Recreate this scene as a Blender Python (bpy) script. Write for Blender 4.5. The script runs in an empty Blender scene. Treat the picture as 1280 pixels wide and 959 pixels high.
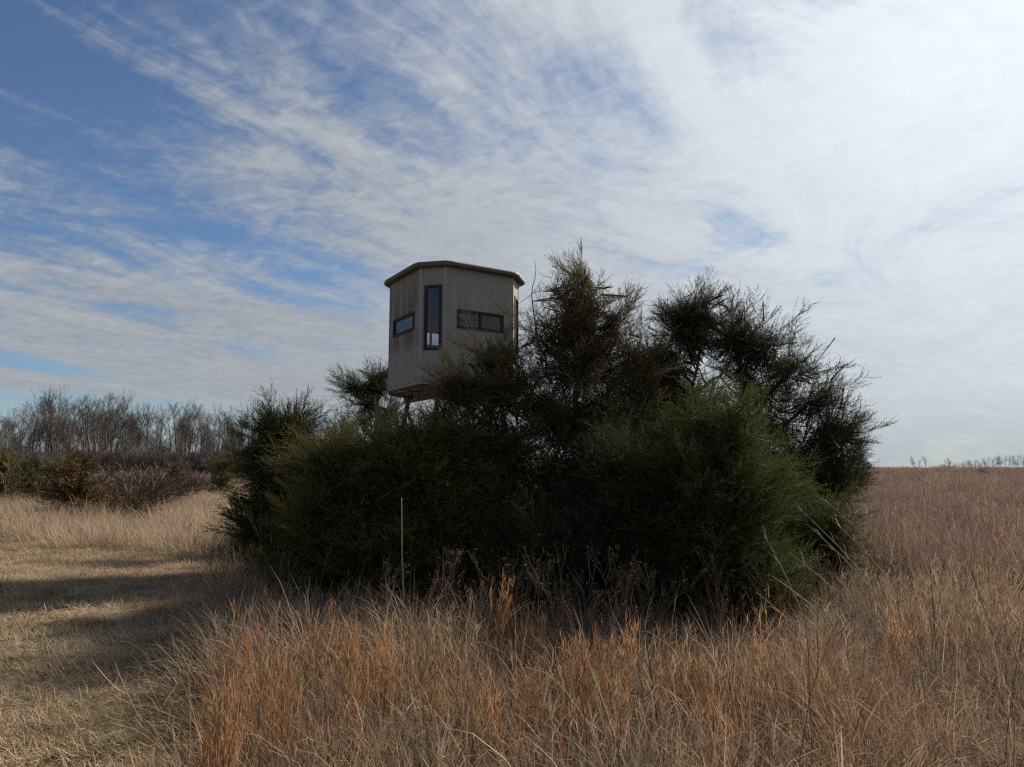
import bpy, math, random
import numpy as np
from mathutils import Vector, Matrix, noise as mnoise

R = math.radians
scene = bpy.context.scene
COL = scene.collection

# ------------------------------------------------------------------ camera
FPX = 887.0            # focal length in photo pixels (1280 wide)
CAMZ = 1.6
PITCH = math.atan((585 - 479.5) / FPX)
cam_d = bpy.data.cameras.new("camera")
cam = bpy.data.objects.new("camera", cam_d)
COL.objects.link(cam)
cam_d.sensor_width = 36.0
cam_d.lens = 36.0 * FPX / 1280.0
cam_d.clip_start = 0.05
cam_d.clip_end = 6000
cam.location = (0, 0, CAMZ)
cam.rotation_euler = (R(90) + PITCH, 0, 0)
scene.camera = cam

# ------------------------------------------------------------------ light
SUN_AZ, SUN_EL = 46.0, 36.0      # degrees right of the view direction, above the horizon
sund = Vector((math.sin(R(SUN_AZ)) * math.cos(R(SUN_EL)), math.cos(R(SUN_AZ)) * math.cos(R(SUN_EL)), math.sin(R(SUN_EL))))
sl = bpy.data.lights.new("sun", 'SUN')
sl.energy = 4.7
sl.angle = R(4.0)
sl.color = (1.0, 0.92, 0.80)
sun = bpy.data.objects.new("sun", sl)
COL.objects.link(sun)
sun.rotation_euler = sund.to_track_quat('Z', 'Y').to_euler()
sun.location = (20, 20, 30)

vs = scene.view_settings
vs.view_transform = 'Standard'
vs.look = 'None'
vs.gamma = 1.0
vs.exposure = 0.62
vs.use_curve_mapping = False
scene.cycles.use_denoising = False
scene.cycles.filter_width = 1.25
scene.cycles.max_bounces = 4
scene.cycles.diffuse_bounces = 2
scene.cycles.transparent_max_bounces = 16


class NT:
    """tiny node-graph helper"""
    def __init__(s, tree):
        s.t = tree
        s.n = tree.nodes
        s.l = tree.links

    def new(s, typ, **kw):
        nd = s.n.new(typ)
        for k, v in kw.items():
            setattr(nd, k, v)
        return nd

    def set(s, sock, v):
        if isinstance(v, bpy.types.NodeSocket):
            s.l.new(v, sock)
        else:
            sock.default_value = v

    def m(s, op, a, b=0.0, c=0.0, clamp=False):
        nd = s.new('ShaderNodeMath', operation=op)
        nd.use_clamp = clamp
        s.set(nd.inputs[0], a); s.set(nd.inputs[1], b); s.set(nd.inputs[2], c)
        return nd.outputs[0]

    def ss(s, x, lo, hi, a=0.0, b=1.0):
        nd = s.new('ShaderNodeMapRange', interpolation_type='SMOOTHSTEP')
        s.set(nd.inputs[0], x); s.set(nd.inputs[1], lo); s.set(nd.inputs[2], hi)
        s.set(nd.inputs[3], a); s.set(nd.inputs[4], b)
        return nd.outputs[0]

    def mix(s, f, a, b):
        nd = s.new('ShaderNodeMix', data_type='RGBA')
        s.set(nd.inputs[0], f); s.set(nd.inputs[6], a); s.set(nd.inputs[7], b)
        return nd.outputs[2]

    def noise(s, vec, scale, detail=4, rough=0.55, dist=0.0, typ=None):
        nd = s.new('ShaderNodeTexNoise')
        if vec is not None:
            s.l.new(vec, nd.inputs['Vector'])
        nd.inputs['Scale'].default_value = scale
        nd.inputs['Detail'].default_value = detail
        nd.inputs['Roughness'].default_value = rough
        nd.inputs['Distortion'].default_value = dist
        return nd.outputs[0]

    def stretch(s, vec, ang, sx, sy, loc=(0, 0, 0)):
        nd = s.new('ShaderNodeMapping', vector_type='TEXTURE')
        s.l.new(vec, nd.inputs[0])
        nd.inputs['Location'].default_value = loc
        nd.inputs['Rotation'].default_value = (0, 0, R(ang))
        nd.inputs['Scale'].default_value = (1 / sx, 1 / sy, 1)
        return nd.outputs[0]

    def mapping(s, vec, rot=(0, 0, 0), scale=(1, 1, 1), loc=(0, 0, 0)):
        nd = s.new('ShaderNodeMapping')
        s.l.new(vec, nd.inputs[0])
        nd.inputs['Location'].default_value = loc
        nd.inputs['Rotation'].default_value = rot
        nd.inputs['Scale'].default_value = scale
        return nd.outputs[0]


def rgb(r, g, b):
    return (r, g, b, 1.0)


# ------------------------------------------------------------------ sky
world = bpy.data.worlds.new("World")
scene.world = world
world.use_nodes = True
W = NT(world.node_tree)
W.n.clear()
wout = W.new('ShaderNodeOutputWorld')
wbg = W.new('ShaderNodeBackground')
wbg.inputs[1].default_value = 0.098
W.l.new(wbg.outputs[0], wout.inputs[0])
sky = W.new('ShaderNodeTexSky', sky_type='NISHITA')
sky.sun_disc = False
sky.sun_elevation = R(SUN_EL)
sky.sun_rotation = R(SUN_AZ)
sky.air_density = 1.0
sky.dust_density = 0.25
sky.ozone_density = 2.2
tc = W.new('ShaderNodeTexCoord')
dirv = tc.outputs['Generated']
sep = W.new('ShaderNodeSeparateXYZ')
W.l.new(dirv, sep.inputs[0])
dx, dy, dz = sep.outputs
zz = W.m('ADD', W.m('MAXIMUM', dz, 0.0), 0.12)
comb = W.new('ShaderNodeCombineXYZ')
W.l.new(W.m('DIVIDE', dx, zz), comb.inputs[0])
W.l.new(W.m('DIVIDE', dy, zz), comb.inputs[1])
pl = comb.outputs[0]
dotn = W.new('ShaderNodeVectorMath', operation='DOT_PRODUCT')
W.l.new(dirv, dotn.inputs[0])
dotn.inputs[1].default_value = sund
sd = W.m('MAXIMUM', dotn.outputs['Value'], 0.0)
# large banks of cirrus, mid wisps, fine mackerel ripple
big = W.noise(W.stretch(pl, 62, 0.34, 0.80, (2.4, 8.7, 0)), 1.0, 4, 0.55, 0.7)
wisp = W.noise(W.stretch(pl, 50, 1.05, 1.9, (1.4, 4.2, 0)), 1.25, 11, 0.66, 1.3)
rip = W.noise(W.stretch(pl, -30, 1.0, 1.35, (0.3, 4.2, 0)), 15.0, 5, 0.62, 0.6)
cov = W.m('MULTIPLY', W.m('SUBTRACT', big, 0.5), 3.3)
cov = W.m('ADD', cov, W.m('MULTIPLY', W.m('SUBTRACT', wisp, 0.5), 2.1))
cov = W.m('ADD', cov, W.m('MULTIPLY', W.m('SUBTRACT', rip, 0.5), W.ss(sd, 0.55, 0.9, 0.8, 0.3)))
# the veil thickens towards the sun and in a belt low over the horizon
cov = W.m('ADD', cov, W.ss(sd, 0.40, 0.86, -0.08, 0.95))
cov = W.m('ADD', cov, W.m('MULTIPLY', W.ss(dz, 0.02, 0.10), W.ss(dz, 0.15, 0.27, 0.72, 0.0)))
cov = W.m('ADD', cov, 0.09)
cov = W.ss(cov, 0.0, 1.05, 0.02, 0.94)
glow = W.m('POWER', sd, 5.0)
cb = W.m('ADD', 2.65, W.m('MULTIPLY', glow, 4.2))
cb = W.m('ADD', cb, W.m('MULTIPLY', W.m('SUBTRACT', wisp, 0.5), 1.6))
cb = W.m('ADD', cb, W.m('MULTIPLY', W.m('SUBTRACT', rip, 0.5), 1.0))
ccol = W.new('ShaderNodeVectorMath', operation='SCALE')
ccol.inputs[0].default_value = (0.93, 0.985, 1.04)
W.l.new(cb, ccol.inputs['Scale'])
skc = W.new('ShaderNodeVectorMath', operation='MULTIPLY')
W.l.new(sky.outputs[0], skc.inputs[0])
skc.inputs[1].default_value = (0.44, 0.52, 0.61)
mixed = W.mix(cov, skc.outputs[0], ccol.outputs[0])
mixed = W.mix(W.ss(dz, 0.0, 0.10, 0.75, 0.0), mixed, rgb(2.85, 3.20, 3.45))
W.l.new(mixed, wbg.inputs[0])


# ------------------------------------------------------------------ helpers
def at(px, py, Y):
    """point of the place seen at photo pixel (px,py), at forward distance Y"""
    a, b = (px - 640) / FPX, (479.5 - py) / FPX
    c, s = math.cos(PITCH), math.sin(PITCH)
    k = Y / (c - b * s)
    return Vector((a * k, Y, CAMZ + (s + b * c) * k))


def gz(x, y):
    """ground height"""
    d = math.hypot(x, y)
    k = min(1.0, d / 25.0)
    return (0.10 * mnoise.noise((x * 0.22, y * 0.22, 1.7)) * min(1, d / 4) + 0.035 * mnoise.noise((x * 0.9, y * 0.9, 5.1))
            + 0.5 * k * k * min(1, 200 / (d + 1)) * mnoise.noise((x * 0.02, y * 0.02, 9.2)) * 0.6)


def gpt(px, Y):
    p = at(px, 585, Y)
    return Vector((p.x, Y, gz(p.x, Y)))


def tag(o, label=None, cat=None, group=None, kind=None):
    if label: o["label"] = label
    if cat: o["category"] = cat
    if group: o["group"] = group
    if kind: o["kind"] = kind
    return o


def empty(name, loc, rz=0.0):
    o = bpy.data.objects.new(name, None)
    o.empty_display_size = 0.2
    o.location = loc
    o.rotation_euler = (0, 0, rz)
    COL.objects.link(o)
    return o


class MB:
    def __init__(s):
        s.v, s.f, s.a, s.r = [], [], [], []

    def add(s, verts, faces, a=None, r=None):
        o = len(s.v)
        s.v += [tuple(p) for p in verts]
        s.f += [tuple(i + o for i in f) for f in faces]
        s.a += list(a) if a is not None else [0.0] * len(verts)
        s.r += [r if r is not None else 0.0] * len(verts)

    def tube(s, pts, rad, sides=4, r=0.0, cap=True):
        pts = [Vector(p) for p in pts]
        n = len(pts)
        vs_, fs, aa = [], [], []
        prev = None
        for i, p in enumerate(pts):
            d = (pts[min(i + 1, n - 1)] - pts[max(i - 1, 0)])
            if d.length < 1e-9: d = Vector((0, 0, 1))
            d.normalize()
            if prev is None:
                u = d.orthogonal().normalized()
            else:
                u = (prev - d * prev.dot(d))
                u = u.normalized() if u.length > 1e-6 else d.orthogonal().normalized()
            prev = u
            w = d.cross(u)
            for k in range(sides):
                t = 2 * math.pi * k / sides
                vs_.append(p + (u * math.cos(t) + w * math.sin(t)) * rad[i])
                aa.append(i / (n - 1))
        for i in range(n - 1):
            for k in range(sides):
                k2 = (k + 1) % sides
                fs.append((i * sides + k, i * sides + k2, (i + 1) * sides + k2, (i + 1) * sides + k))
        if cap:
            fs.append(tuple(range((n - 1) * sides, n * sides)))
            fs.append(tuple(reversed(range(sides))))
        s.add(vs_, fs, aa, r)

    def ribbon(s, pts, wid, side, r=0.0):
        """flat blade that narrows to a point"""
        n = len(pts)
        vs_, aa, fs = [], [], []
        for i in range(n - 1):
            w = side * (wid[i] * 0.5)
            vs_ += [pts[i] - w, pts[i] + w]
            aa += [i / (n - 1)] * 2
        vs_.append(pts[-1]); aa.append(1.0)
        for i in range(n - 2):
            fs.append((2 * i, 2 * i + 1, 2 * i + 3, 2 * i + 2))
        k = 2 * (n - 2)
        fs.append((k, k + 1, k + 2))
        s.add(vs_, fs, aa, r)

    def box(s, c, h, M=None):
        vs_ = []
        for sx in (-1, 1):
            for sy in (-1, 1):
                for sz in (-1, 1):
                    p = Vector((c[0] + sx * h[0], c[1] + sy * h[1], c[2] + sz * h[2]))
                    vs_.append(M @ p if M else p)
        s.add(vs_, [(0, 1, 3, 2), (4, 6, 7, 5), (0, 4, 5, 1), (2, 3, 7, 6), (0, 2, 6, 4), (1, 5, 7, 3)])

    def mesh(s, name, mat):
        me = bpy.data.meshes.new(name)
        me.from_pydata(s.v, [], s.f)
        at_ = me.attributes.new('v', 'FLOAT', 'POINT'); at_.data.foreach_set('value', s.a)
        at_ = me.attributes.new('rnd', 'FLOAT', 'POINT'); at_.data.foreach_set('value', s.r)
        if mat: me.materials.append(mat)
        me.update()
        return me

    def build(s, name, mat, parent=None, smooth=False, bevel=0.0):
        me = s.mesh(name, mat)
        if smooth:
            me.shade_smooth()
        o = bpy.data.objects.new(name, me)
        COL.objects.link(o)
        if parent: o.parent = parent
        if bevel:
            b = o.modifiers.new('bevel', 'BEVEL'); b.width = bevel; b.segments = 2; b.limit_method = 'ANGLE'
        return o


def link_mesh(name, me, parent=None, loc=None, rot=None, scl=None):
    o = bpy.data.objects.new(name, me)
    COL.objects.link(o)
    if parent: o.parent = parent
    if loc is not None: o.location = loc
    if rot is not None: o.rotation_euler = rot
    if scl is not None: o.scale = (scl,) * 3 if not hasattr(scl, '__len__') else scl
    return o


_groups = {}


def scatter_group(K):
    """geometry nodes: vertices with tmpl==0 are points, islands with tmpl 1..K are what grows on them"""
    if K in _groups: return _groups[K]
    g = bpy.data.node_groups.new("scatter_%d" % K, 'GeometryNodeTree')
    g.interface.new_socket("Geometry", in_out='INPUT', socket_type='NodeSocketGeometry')
    g.interface.new_socket("Geometry", in_out='OUTPUT', socket_type='NodeSocketGeometry')
    N = NT(g)
    gi = N.new('NodeGroupInput'); go = N.new('NodeGroupOutput')

    def attr(name, typ):
        nd = N.new('GeometryNodeInputNamedAttribute', data_type=typ)
        nd.inputs[0].default_value = name
        return nd.outputs[0]
    t = attr('tmpl', 'INT')

    def sepa(k):
        cmp_ = N.new('FunctionNodeCompare', data_type='INT', operation='EQUAL')
        ins = [i for i in cmp_.inputs if i.type == 'INT']
        N.l.new(t, ins[0]); ins[1].default_value = k
        sg = N.new('GeometryNodeSeparateGeometry', domain='POINT')
        N.l.new(gi.outputs[0], sg.inputs[0]); N.l.new(cmp_.outputs[0], sg.inputs[1])
        return sg.outputs[0]
    g2i = N.new('GeometryNodeGeometryToInstance')
    for k in range(1, K + 1):
        N.l.new(sepa(k), g2i.inputs[0])
    iop = N.new('GeometryNodeInstanceOnPoints')
    N.l.new(sepa(0), iop.inputs['Points'])
    N.l.new(g2i.outputs[0], iop.inputs['Instance'])
    iop.inputs['Pick Instance'].default_value = True
    N.l.new(attr('pick', 'INT'), iop.inputs['Instance Index'])
    N.l.new(attr('rot', 'FLOAT_VECTOR'), iop.inputs['Rotation'])
    N.l.new(attr('scl', 'FLOAT_VECTOR'), iop.inputs['Scale'])
    N.l.new(iop.outputs[0], go.inputs[0])
    _groups[K] = g
    return g


def scatter(name, templates, pts, rots, scl, tint, mat, parent=None, rng=None, pick=None):
    rng = rng or np.random.default_rng(1)
    n = len(pts); K = len(templates)
    pts = np.asarray(pts, float); rots = np.asarray(rots, float)
    scl = np.asarray(scl, float)
    if scl.ndim == 1: scl = np.repeat(scl[:, None], 3, 1)
    V = [tuple(p) for p in pts]; F = []
    tm = [0] * n; va = [0.0] * n; ra = [0.0] * n
    for k, mb in enumerate(templates):
        o = len(V)
        V += mb.v
        F += [tuple(i + o for i in f) for f in mb.f]
        tm += [k + 1] * len(mb.v); va += mb.a; ra += mb.r
    me = bpy.data.meshes.new(name)
    me.from_pydata(V, [], F)
    T = len(V) - n

    def put(nm, typ, data, key='value'):
        a = me.attributes.new(nm, typ, 'POINT'); a.data.foreach_set(key, np.ascontiguousarray(data).ravel())
    put('tmpl', 'INT', np.array(tm, np.int32))
    put('v', 'FLOAT', np.array(va, np.float32))
    put('rnd', 'FLOAT', np.array(ra, np.float32))
    put('pick', 'INT', np.concatenate([rng.integers(0, K, n) if pick is None else np.asarray(pick), np.zeros(T)]).astype(np.int32))
    put('tint', 'FLOAT', np.concatenate([np.asarray(tint, float), np.zeros(T)]).astype(np.float32))
    put('rot', 'FLOAT_VECTOR', np.vstack([rots, np.zeros((T, 3))]).astype(np.float32), 'vector')
    put('scl', 'FLOAT_VECTOR', np.vstack([scl, np.ones((T, 3))]).astype(np.float32), 'vector')
    me.materials.append(mat)
    o = bpy.data.objects.new(name, me)
    COL.objects.link(o)
    if parent: o.parent = parent
    md = o.modifiers.new('scatter', 'NODES'); md.node_group = scatter_group(K)
    return o


# ------------------------------------------------------------------ materials
def new_mat(name):
    m = bpy.data.materials.new(name)
    m.use_nodes = True
    N = NT(m.node_tree)
    b = N.n['Principled BSDF']
    return m, N, b


def leaf_mat(name, cols, transl=0.35, patch=None, patch_scale=0.6, rough=0.75, spec=0.1):
    """foliage or grass: cols = list of colours chosen by the piece's own random; patch = colour that comes in patches"""
    m, N, b = new_mat(name)
    ia = N.new('ShaderNodeAttribute', attribute_type='INSTANCER', attribute_name='tint')
    ra = N.new('ShaderNodeAttribute', attribute_type='GEOMETRY', attribute_name='rnd')
    x = N.m('FRACT', N.m('ADD', N.m('MULTIPLY', ia.outputs['Fac'], 0.77), ra.outputs['Fac']))
    cr = N.new('ShaderNodeValToRGB')
    N.l.new(x, cr.inputs[0])
    el = cr.color_ramp.elements
    n = len(cols)
    el[0].position = 0; el[0].color = rgb(*cols[0])
    el[1].position = 1; el[1].color = rgb(*cols[-1])
    for i in range(1, n - 1):
        e = el.new(i / (n - 1)); e.color = rgb(*cols[i])
    c = cr.outputs[0]
    if patch:
        geo = N.new('ShaderNodeNewGeometry')
        for pc, sc_, lo, hi, amt in patch:
            f = N.ss(N.noise(geo.outputs['Position'], sc_, 2), lo, hi, 0.0, amt)
            c = N.mix(f, c, rgb(*pc))
    N.l.new(c, b.inputs['Base Color'])
    b.inputs['Roughness'].default_value = rough
    b.inputs['Specular IOR Level'].default_value = spec
    if transl > 0:
        tr = N.new('ShaderNodeBsdfTranslucent')
        N.l.new(c, tr.inputs[0])
        mx = N.new('ShaderNodeMixShader'); mx.inputs[0].default_value = transl
        N.l.new(b.outputs[0], mx.inputs[1]); N.l.new(tr.outputs[0], mx.inputs[2])
        N.l.new(mx.outputs[0], N.n['Material Output'].inputs[0])
    return m


def bark_mat(name, c1, c2, scale=14):
    m, N, b = new_mat(name)
    tcx = N.new('ShaderNodeTexCoord')
    f = N.noise(N.mapping(tcx.outputs['Object'], scale=(1, 1, 0.25)), scale, 5, 0.65)
    N.l.new(N.mix(N.ss(f, 0.3, 0.7), rgb(*c1), rgb(*c2)), b.inputs['Base Color'])
    b.inputs['Roughness'].default_value = 0.9
    b.inputs['Specular IOR Level'].default_value = 0.15
    bp = N.new('ShaderNodeBump'); bp.inputs['Strength'].default_value = 0.6; bp.inputs['Distance'].default_value = 0.01
    N.l.new(f, bp.inputs['Height']); N.l.new(bp.outputs[0], b.inputs['Normal'])
    return m


M_ground, N, b = new_mat("soil_and_thatch")
geo = N.new('ShaderNodeNewGeometry')
P = geo.outputs['Position']
f1 = N.noise(P, 0.35, 5); f2 = N.noise(P, 9.0, 6, 0.7); f3 = N.noise(P, 0.03, 4)
c = N.mix(N.ss(f1, 0.35, 0.65), rgb(0.135, 0.095, 0.062), rgb(0.215, 0.160, 0.098))
c = N.mix(N.ss(f2, 0.42, 0.72, 0, 0.75), c, rgb(0.060, 0.043, 0.032))
c = N.mix(N.ss(f3, 0.45, 0.65, 0, 0.5), c, rgb(0.19, 0.125, 0.09))
N.l.new(c, b.inputs['Base Color'])
b.inputs['Roughness'].default_value = 0.95; b.inputs['Specular IOR Level'].default_value = 0.1
bp = N.new('ShaderNodeBump'); bp.inputs['Strength'].default_value = 0.8; bp.inputs['Distance'].default_value = 0.04
N.l.new(f2, bp.inputs['Height']); N.l.new(bp.outputs[0], b.inputs['Normal'])

M_bark = bark_mat("cedar_bark", (0.060, 0.046, 0.038), (0.13, 0.105, 0.088))
M_dead = bark_mat("weathered_grey_wood", (0.17, 0.155, 0.14), (0.30, 0.275, 0.25))
M_greybark = bark_mat("grey_tree_bark", (0.095, 0.082, 0.073), (0.18, 0.16, 0.145), 3)
M_twig = bark_mat("grey_twig", (0.090, 0.074, 0.064), (0.15, 0.125, 0.108), 3)
M_shrubtwig = bark_mat("mauve_shrub_twig", (0.085, 0.060, 0.053), (0.155, 0.115, 0.098), 3)

# cedar foliage
M_ced_green = leaf_mat("cedar_green", [(0.037, 0.053, 0.016), (0.062, 0.075, 0.022), (0.106, 0.106, 0.033), (0.057, 0.060, 0.022)], 0.28)
M_ced_dark = leaf_mat("cedar_dark", [(0.030, 0.037, 0.018), (0.048, 0.055, 0.022), (0.075, 0.070, 0.030), (0.037, 0.037, 0.019)], 0.22)
M_ced_olive = leaf_mat("cedar_olive", [(0.057, 0.060, 0.020), (0.100, 0.095, 0.031), (0.156, 0.129, 0.043), (0.062, 0.060, 0.025)], 0.28)
M_ced_bronze = leaf_mat("cedar_bronze", [(0.065, 0.057, 0.026), (0.106, 0.085, 0.039), (0.156, 0.115, 0.054), (0.055, 0.051, 0.025)], 0.26)
M_ced_rust = leaf_mat("cedar_rust", [(0.075, 0.050, 0.022), (0.13, 0.072, 0.030), (0.055, 0.050, 0.022), (0.16, 0.088, 0.036)], 0.25)

# grasses
M_mown = leaf_mat("mown_dry_grass", [(0.44, 0.325, 0.195), (0.51, 0.395, 0.250), (0.30, 0.218, 0.140), (0.57, 0.46, 0.31)], 0.3,
                  patch=[((0.235, 0.205, 0.105), 0.55, 0.50, 0.66, 0.6), ((0.20, 0.145, 0.100), 1.1, 0.50, 0.64, 0.75)])
M_tan = leaf_mat("tall_tan_grass", [(0.43, 0.325, 0.22), (0.55, 0.44, 0.31), (0.25, 0.180, 0.125), (0.48, 0.365, 0.25)], 0.35,
                 patch=[((0.30, 0.215, 0.155), 0.5, 0.48, 0.66, 0.55)])
M_field = leaf_mat("brown_field_grass", [(0.21, 0.145, 0.112), (0.32, 0.225, 0.170), (0.11, 0.074, 0.060), (0.25, 0.165, 0.122), (0.48, 0.37, 0.28)], 0.35,
                   patch=[((0.36, 0.215, 0.12), 0.25, 0.57, 0.70, 0.5), ((0.16, 0.115, 0.100), 0.11, 0.46, 0.62, 0.55)])
M_fore = leaf_mat("foreground_dry_grass", [(0.21, 0.130, 0.080), (0.37, 0.265, 0.160), (0.080, 0.048, 0.034), (0.54, 0.42, 0.30), (0.25, 0.138, 0.082)], 0.32,
                  patch=[((0.36, 0.205, 0.105), 0.7, 0.52, 0.68, 0.5), ((0.27, 0.225, 0.18), 0.45, 0.52, 0.66, 0.45)])
M_broom = leaf_mat("orange_broomsedge", [(0.34, 0.170, 0.075), (0.45, 0.245, 0.115), (0.25, 0.115, 0.052), (0.52, 0.34, 0.19)], 0.4)
M_weed = bark_mat("dry_weed_stem", (0.085, 0.056, 0.036), (0.20, 0.140, 0.090), 25)
M_seed, N, b = new_mat("pale_seed_head")
tcx = N.new('ShaderNodeTexCoord')
N.l.new(N.mix(N.noise(tcx.outputs['Object'], 60, 3), rgb(0.17, 0.115, 0.070), rgb(0.36, 0.27, 0.175)), b.inputs['Base Color'])
b.inputs['Roughness'].default_value = 0.9
M_reed = bark_mat("pale_reed_stalk", (0.42, 0.35, 0.25), (0.60, 0.52, 0.39), 25)


# blind
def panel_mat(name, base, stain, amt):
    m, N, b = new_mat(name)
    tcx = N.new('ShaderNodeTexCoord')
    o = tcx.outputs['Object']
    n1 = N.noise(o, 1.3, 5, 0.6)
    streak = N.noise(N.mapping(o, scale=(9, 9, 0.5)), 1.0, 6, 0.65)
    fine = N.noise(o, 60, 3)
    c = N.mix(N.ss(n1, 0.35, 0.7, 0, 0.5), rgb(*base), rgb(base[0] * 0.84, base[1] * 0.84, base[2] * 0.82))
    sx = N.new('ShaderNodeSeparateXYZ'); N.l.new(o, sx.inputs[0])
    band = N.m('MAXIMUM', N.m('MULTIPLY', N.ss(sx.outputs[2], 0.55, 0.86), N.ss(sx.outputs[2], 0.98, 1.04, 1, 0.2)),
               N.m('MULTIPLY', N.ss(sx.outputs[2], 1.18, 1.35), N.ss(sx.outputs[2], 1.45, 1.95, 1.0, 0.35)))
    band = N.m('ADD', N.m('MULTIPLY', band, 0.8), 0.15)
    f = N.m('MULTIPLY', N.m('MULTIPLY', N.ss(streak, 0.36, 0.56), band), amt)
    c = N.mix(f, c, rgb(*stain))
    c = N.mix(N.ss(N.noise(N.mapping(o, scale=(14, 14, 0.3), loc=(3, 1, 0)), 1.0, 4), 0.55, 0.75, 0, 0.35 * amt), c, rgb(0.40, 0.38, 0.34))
    N.l.new(c, b.inputs['Base Color'])
    b.inputs['Roughness'].default_value = 0.62
    bp = N.new('ShaderNodeBump'); bp.inputs['Strength'].default_value = 0.15; bp.inputs['Distance'].default_value = 0.01
    N.l.new(fine, bp.inputs['Height']); N.l.new(bp.outputs[0], b.inputs['Normal'])
    return m


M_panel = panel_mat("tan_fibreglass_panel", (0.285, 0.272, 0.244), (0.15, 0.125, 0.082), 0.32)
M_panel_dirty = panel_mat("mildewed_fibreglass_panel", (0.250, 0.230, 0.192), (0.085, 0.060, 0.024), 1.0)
M_trim = panel_mat("pale_corner_trim", (0.34, 0.325, 0.295), (0.17, 0.145, 0.105), 0.25)
M_roof = panel_mat("brown_moulded_roof", (0.085, 0.075, 0.063), (0.045, 0.038, 0.030), 0.6)


def plain(name, col, rough=0.5, metal=0.0, nscale=20, var=0.35):
    m, N, b = new_mat(name)
    tcx = N.new('ShaderNodeTexCoord')
    f = N.noise(tcx.outputs['Object'], nscale, 4)
    N.l.new(N.mix(f, rgb(*[x * (1 - var) for x in col]), rgb(*[x * (1 + var) for x in col])), b.inputs['Base Color'])
    b.inputs['Roughness'].default_value = rough
    b.inputs['Metallic'].default_value = metal
    return m


M_frame = plain("black_window_frame", (0.012, 0.012, 0.013), 0.7)
M_curtain = plain("dark_curtain_cloth", (0.028, 0.028, 0.034), 0.9)
M_floor = plain("dark_floor_boards", (0.022, 0.018, 0.015), 0.85)
M_steel = plain("dark_steel_leg", (0.035, 0.030, 0.026), 0.6)
M_bolt = plain("black_bolt", (0.02, 0.02, 0.02), 0.5)
M_post = bark_mat("weathered_post", (0.115, 0.085, 0.065), (0.20, 0.155, 0.125), 18)
M_glass, N, b = new_mat("tinted_window_pane")
tr = N.new('ShaderNodeBsdfTransparent'); tr.inputs[0].default_value = rgb(0.80, 0.83, 0.86)
gl = N.new('ShaderNodeBsdfGlossy'); gl.inputs['Roughness'].default_value = 0.03
gl.inputs[0].default_value = rgb(0.88, 0.84, 0.80)
tcx = N.new('ShaderNodeTexCoord')
df = N.new('ShaderNodeBsdfDiffuse'); df.inputs[0].default_value = rgb(0.42, 0.40, 0.37)
fr = N.new('ShaderNodeFresnel'); fr.inputs[0].default_value = 1.5
mx = N.new('ShaderNodeMixShader')
N.l.new(N.m('MULTIPLY', fr.outputs[0], 0.95), mx.inputs[0]); N.l.new(tr.outputs[0], mx.inputs[1]); N.l.new(gl.outputs[0], mx.inputs[2])
mx2 = N.new('ShaderNodeMixShader')
N.l.new(N.ss(N.noise(tcx.outputs['Object'], 5, 4), 0.3, 0.8, 0.02, 0.10), mx2.inputs[0])
N.l.new(mx.outputs[0], mx2.inputs[1]); N.l.new(df.outputs[0], mx2.inputs[2])
N.l.new(mx2.outputs[0], N.n['Material Output'].inputs[0])

# ------------------------------------------------------------------ ground
mb = MB()
xs = sorted(set([round(v, 3) for v in list(np.linspace(-25, 25, 101)) + list(np.linspace(-120, 120, 41)) + [-4000, -2500, -1500, -900, -600, -400, -250, -180, 180, 250, 400, 600, 900, 1500, 2500, 4000]]))
ys = sorted(set([round(v, 3) for v in list(np.linspace(-6, 34, 81)) + list(np.linspace(-60, 160, 34)) + [-1500, -600, -250, -120, 200, 260, 340, 450, 600, 900, 1400, 2200, 4000]]))
gv = [(x, y, gz(x, y) if abs(x) < 400 and -100 < y < 500 else 0.0) for y in ys for x in xs]
nx = len(xs)
gf = [(j * nx + i, j * nx + i + 1, (j + 1) * nx + i + 1, (j + 1) * nx + i) for j in range(len(ys) - 1) for i in range(nx - 1)]
mb.add(gv, gf)
ground = mb.build("ground", M_ground, smooth=True)
tag(ground, kind="structure")


# regions: the mown lane on the left
def mown_edge(y):
    return float(np.interp(y, [-20, 0, 3.8, 6.6, 9.5, 12, 14, 17], [-1.2, -1.25, -1.55, -2.65, -3.9, -5.0, -5.6, -9]))


def mown_far(x):
    return float(np.interp(x, [-60, -30, -13, -8, -5.2], [27, 21, 17.2, 14.6, 13.2]))


def mown_d(x, y):
    """>0 inside the mown lane, metres from its edge"""
    w = 0.35 * mnoise.noise((x * 0.7, y * 0.7, 3.3)) + 0.15 * mnoise.noise((x * 2.3, y * 2.3, 1.3))
    return min(mown_edge(y) - x, (mown_far(x) - y) * 0.9) + w


# ------------------------------------------------------------------ hunting blind
BL = empty("hunting_blind", (-1.10, 13.25, gz(-1.10, 13.25)), R(32))
tag(BL, "tan octagonal hunting blind on tall legs rising behind the cedar thicket", "hunting blind")
ZF = 3.03 - BL.location.z      # floor height above the thing's base
H = 2.08
WID, CH = 1.35, 0.50
HALF = WID / 2 + CH / math.sqrt(2)


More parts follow.
